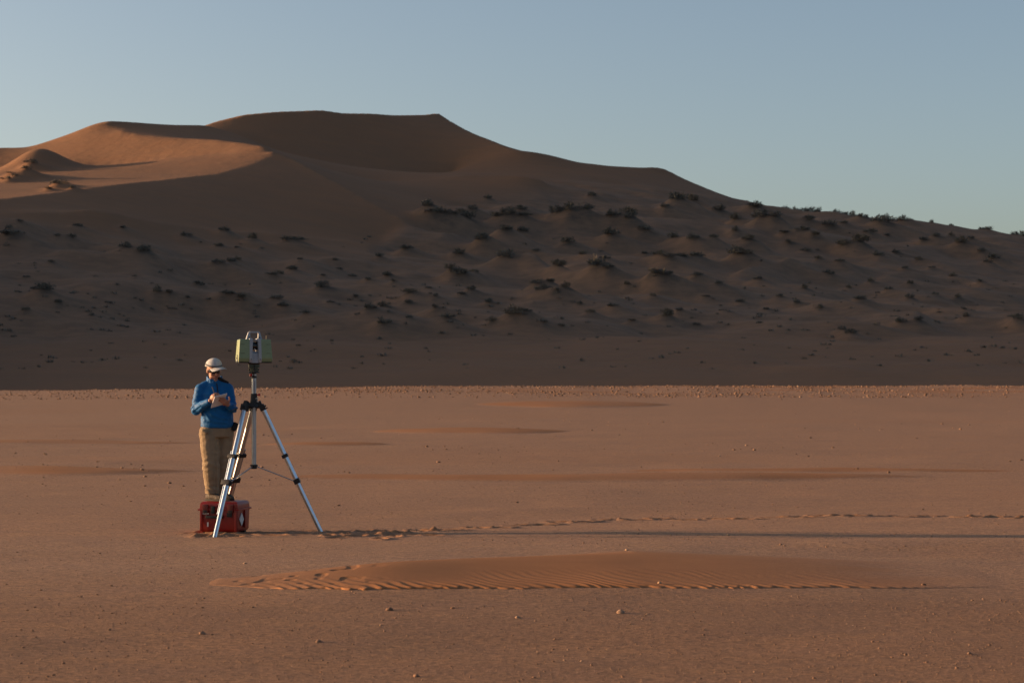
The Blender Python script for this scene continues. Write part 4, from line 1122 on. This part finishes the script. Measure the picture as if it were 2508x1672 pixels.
cone_mesh(b, (-0.020, -0.087, -0.058), 0.0045, (0.0, -0.092, -0.062), 0.0055, 8); cone_mesh(b, (0.0, -0.092, -0.062), 0.0055, (0.020, -0.087, -0.058), 0.0045, 8)
bmesh.ops.transform(b, matrix=HEAD, verts=b.verts)
fuse(b, 'lips', 0.003, 1, M_LIP, person)
# black pouch on the hip
MB().box((0.228, 0.045, 0.862), (0.062, 0.085, 0.098), Matrix.Rotation(R(22), 3, 'Z') @ Matrix.Rotation(R(28), 3, 'Y'), 0.014).build('belt_pouch', M_DARK, person)

# ------------------------------------------------------------------ pad and pen held in the hands
M_PAPER = pmat('paper', (0.56, 0.56, 0.59), 0.8, var=0.03)
M_CARD = pmat('grey_card', (0.50, 0.50, 0.53), 0.8)
TLp, TRp, BLp = Vector((0.060, -0.385, 1.212)), Vector((0.197, -0.335, 1.252)), Vector((0.000, -0.262, 1.085))
ex = (TRp - TLp); ey = (BLp - TLp); ez = ex.cross(ey).normalized()
pad = empty('notepad', (PX + TLp.x, PY + TLp.y, PZ + TLp.z))
tag(pad, 'white paper notepad held open in the hands of the person', 'notepad')
def slab(lo, hi, inset, bend):
    m = MB(); n = 8; rows = []
    for j in range(n + 1):
        t = j / n; row = []
        for i in (0, 1):
            p = ex * (inset + i * (1 - 2 * inset)) + ey * t + ez * bend * math.sin(t * 3.0)
            row += [m.bm.verts.new(p + ez * lo), m.bm.verts.new(p + ez * hi)]
        rows.append(row)
    for a, b in zip(rows[:-1], rows[1:]):
        for q in ((0, 2), (2, 3), (3, 1), (1, 0)): m.bm.faces.new((a[q[0]], a[q[1]], b[q[1]], b[q[0]]))
    m.bm.faces.new((rows[0][0], rows[0][1], rows[0][3], rows[0][2])); m.bm.faces.new((rows[-1][0], rows[-1][2], rows[-1][3], rows[-1][1]))
    return m
slab(0.000, 0.005, 0.0, 0.004).build('pages', M_PAPER, pad)
slab(-0.0025, -0.0005, 0.0, 0.004).build('backing_card', M_PAPER, pad)
slab(0.0055, 0.0065, 0.02, 0.018).build('turned_page', M_PAPER, pad)
tip = TLp + ex * 0.15 + ey * 0.12 + ez * 0.006
pdir = (Vector((-0.045, 0.03, 0.11))).normalized()
pen = empty('pen', (PX + tip.x, PY + tip.y, PZ + tip.z))
tag(pen, 'thin dark pen between the fingers of the writing hand', 'pen')
MB().tube(pdir * 0.012, pdir * 0.135, 0.0042, seg=10).build('barrel', M_BLACK, pen)
MB().tube((0, 0, 0), pdir * 0.012, 0.001, 0.0042, seg=10).build('nib', M_ALU, pen)
# ------------------------------------------------------------------ stones, pebbles and gravel
def stone_template(seed, sub=1):
    r = np.random.default_rng(seed)
    bm = bmesh.new(); bmesh.ops.create_icosphere(bm, subdivisions=sub, radius=1.0)
    co = np.array([v.co[:] for v in bm.verts]); fa = np.array([[v.index for v in f.verts] for f in bm.faces]); bm.free()
    co = co * (1 + 0.28 * noise3(co * 1.7 + seed, seed)[:, None] + 0.10 * r.normal(size=(len(co), 1)))
    return co * np.array([1.0, r.uniform(0.65, 0.95), r.uniform(0.45, 0.7)]), fa

def stone_mat(name, a, b, c):
    m = bpy.data.materials.new(name); m.use_nodes = True
    nt = m.node_tree; bs = nt.nodes['Principled BSDF']; bs.inputs['Roughness'].default_value = 0.85; bs.inputs['Specular IOR Level'].default_value = 0.2
    at = nt.nodes.new('ShaderNodeAttribute'); at.attribute_name = 'tint'
    rp = nt.nodes.new('ShaderNodeValToRGB'); rp.color_ramp.elements[0].color = (*a, 1); rp.color_ramp.elements[1].color = (*c, 1)
    e = rp.color_ramp.elements.new(0.55); e.color = (*b, 1)
    nt.links.new(at.outputs['Fac'], rp.inputs['Fac']); nt.links.new(rp.outputs['Color'], bs.inputs['Base Color'])
    return m
M_STONES = stone_mat('gravel_stones', (0.105, 0.066, 0.048), (0.235, 0.135, 0.085), (0.42, 0.29, 0.20))

def scatter(name, x, y, size, sink, seed, sub=1):
    z = plain(x, y)[0]
    T = [stone_template(seed + i, sub) for i in range(6)]
    r = np.random.default_rng(seed); cos, fas, tints, off = [], [], [], 0
    k = r.integers(0, 6, len(x)); an = r.uniform(0, 6.28, len(x)); tn = np.clip(r.beta(2, 3.6, len(x)), 0, 1)
    for t in range(6):
        m = k == t; co, fa = T[t]; n = int(m.sum())
        c, s = np.cos(an[m])[:, None], np.sin(an[m])[:, None]
        X = co[None, :, 0] * c - co[None, :, 1] * s; Y = co[None, :, 0] * s + co[None, :, 1] * c; Z = np.broadcast_to(co[None, :, 2], X.shape)
        P = np.stack([X, Y, Z], -1) * size[m][:, None, None] + np.stack([x[m], y[m], z[m] + size[m] * sink], -1)[:, None, :]
        cos.append(P.reshape(-1, 3)); fas.append((fa[None] + (np.arange(n) * len(co))[:, None, None] + off).reshape(-1, 3)); off += n * len(co)
        tints.append(np.repeat(tn[m], len(co)))
    return mesh_np(name, np.concatenate(cos), np.concatenate(fas), {'tint': np.concatenate(tints)})

# pebbles on the near plain: patchy, mostly a centimetre or two
n = 34000
v = VH + 1.7 * FPX / np.exp(rng.uniform(math.log(11.3), math.log(60), n)); u = rng.uniform(-260, 2770, n)
yy = 1.7 * FPX / (v - VH); xx = (u - U0) / FPX * yy
dens = 0.35 + 0.65 * sstep(-0.2, 0.55, noise2(xx / 2.2, yy / 1.6, 71)) + 0.25 * (yy < 16) + 0.6 * ((xx > 1.4) & (yy < 13.2))
ok = rng.random(n) < dens
indrift = (yy > 16.7) & (yy < 20.9) & (xx > -2.7) & (xx < 4.2)
ok &= ~(indrift & (rng.random(n) < 0.985))
xx, yy = xx[ok], yy[ok]
sz = np.clip(rng.lognormal(math.log(0.0050), 0.40, len(xx)), 0.0025, 0.016) * (0.75 + 0.012 * yy)
peb = link('pebbles', scatter('pebbles', xx, yy, sz, 0.15, 300), M_STONES, smooth=False)
tag(peb, 'fine pebbles scattered over the gravel plain', 'pebbles', kind='stuff')
# coarser gravel along the crest of the rise at the far side of the plain
n = 20000
yy = 204.5 - 50 * rng.random(n) ** 1.25; xx = rng.uniform(-0.275, 0.275, n) * yy
dens = 0.25 + 0.75 * sstep(-0.35, 0.4, noise2(xx / 14, yy / 9, 72)); dens *= 0.35 + 0.65 * sstep(-45, 5, xx)
ok = rng.random(n) < dens; xx, yy = xx[ok], yy[ok]
sz = np.clip(rng.lognormal(math.log(0.050), 0.45, len(xx)), 0.025, 0.14)
grv = link('gravel', scatter('gravel', xx, yy, sz, 0.25, 320), M_STONES, smooth=False)
tag(grv, 'coarse stony gravel along the crest of the plain below the shaded dune', 'gravel', kind='stuff')
# sparse stones over the middle plain
n = 1000
yy = np.exp(rng.uniform(math.log(28), math.log(165), n)); xx = rng.uniform(-0.27, 0.27, n) * yy
ok = rng.random(n) < (0.15 + 0.85 * sstep(0.0, 0.5, noise2(xx / 7, yy / 5, 73))); xx, yy = xx[ok], yy[ok]
sz = np.clip(rng.lognormal(math.log(0.020), 0.45, len(xx)), 0.01, 0.06) * (0.7 + yy / 140)
sct = link('scattered_stones', scatter('scattered_stones', xx, yy, sz, 0.2, 340), M_STONES, smooth=False)
tag(sct, 'small stones strewn over the middle of the plain', 'stones', kind='stuff')

# stones that stand out one by one: column, row, half width in metres, tint, label
LONE = [
 (1535, 1356, 0.030, 0.9, 'pale stone on the far lip of the rippled sand drift'),
 (600, 1381, 0.026, 0.8, 'pale stone left of the drift, below the red case'),
 (953, 1497, 0.040, 0.35, 'dark flat stone just in front of the drift, left of the middle'),
 (1108, 1494, 0.026, 0.4, 'small dark stone in front of the drift near the middle'),
 (1268, 1516, 0.032, 0.75, 'stone with a row of grit in front of the drift middle'),
 (495, 1550, 0.030, 0.6, 'low stone on the near gravel, lower left'),
 (1520, 1503, 0.045, 0.7, 'flat pale slab on the near gravel right of the middle'),
 (780, 1569, 0.034, 0.6, 'brown stone on the near gravel, lower left of the middle'),
 (1020, 1652, 0.028, 0.5, 'brown stone at the bottom edge near the middle'),
 (2375, 1601, 0.030, 0.25, 'dark stone with a long shadow in the lower right corner'),
 (1995, 1558, 0.018, 0.15, 'small black pebble on the near gravel, lower right'),
 (2262, 1432, 0.032, 0.3, 'dark stone at the right tip of the rippled drift'),
 (1615, 1440, 0.030, 0.85, 'pale stone at the foot of the drift ripples'),
 (1783, 1318, 0.030, 0.8, 'pale stone between the footprint track and the drift, right of the middle'),
 (1912, 1341, 0.026, 0.6, 'brown stone behind the right half of the drift'),
 (1763, 1117, 0.055, 0.9, 'pale stone on the middle plain right of the centre'),
 (1985, 1072, 0.080, 0.15, 'dark stone far out on the right of the plain'),
 (320, 1228, 0.034, 0.3, 'small dark stone on the plain left of the red case'),
 (2371, 941, 0.170, 1.0, 'whitish rock on the crest of the plain at the far right'),
]
for i, (u, v, hw, tn, lab) in enumerate(LONE):
    if v > 960: x, y = uv_xy(u, v)
    else: y = 203.0; x = (u - U0) / FPX * y
    co, fa = stone_template(500 + i, 2)
    hw *= 0.68
    me = mesh_np('stone', co * hw, fa, {'tint': np.full(len(co), tn)})
    o = link('stone', me, M_STONES)
    z = gz_at(x, y)
    if 16.9 < y < 20.9 and -2.4 < x < 4.3:
        hit = bpy.context.scene.ray_cast(bpy.context.evaluated_depsgraph_get(), (x, y, 2.0), (0, 0, -1))
        if hit[0]: z = hit[1].z
    o.location = (x, y, z + hw * 0.18)
    o.rotation_euler = (0, 0, rng.uniform(0, 6.28))
    tag(o, lab, 'stone', 'loose stones on the plain')
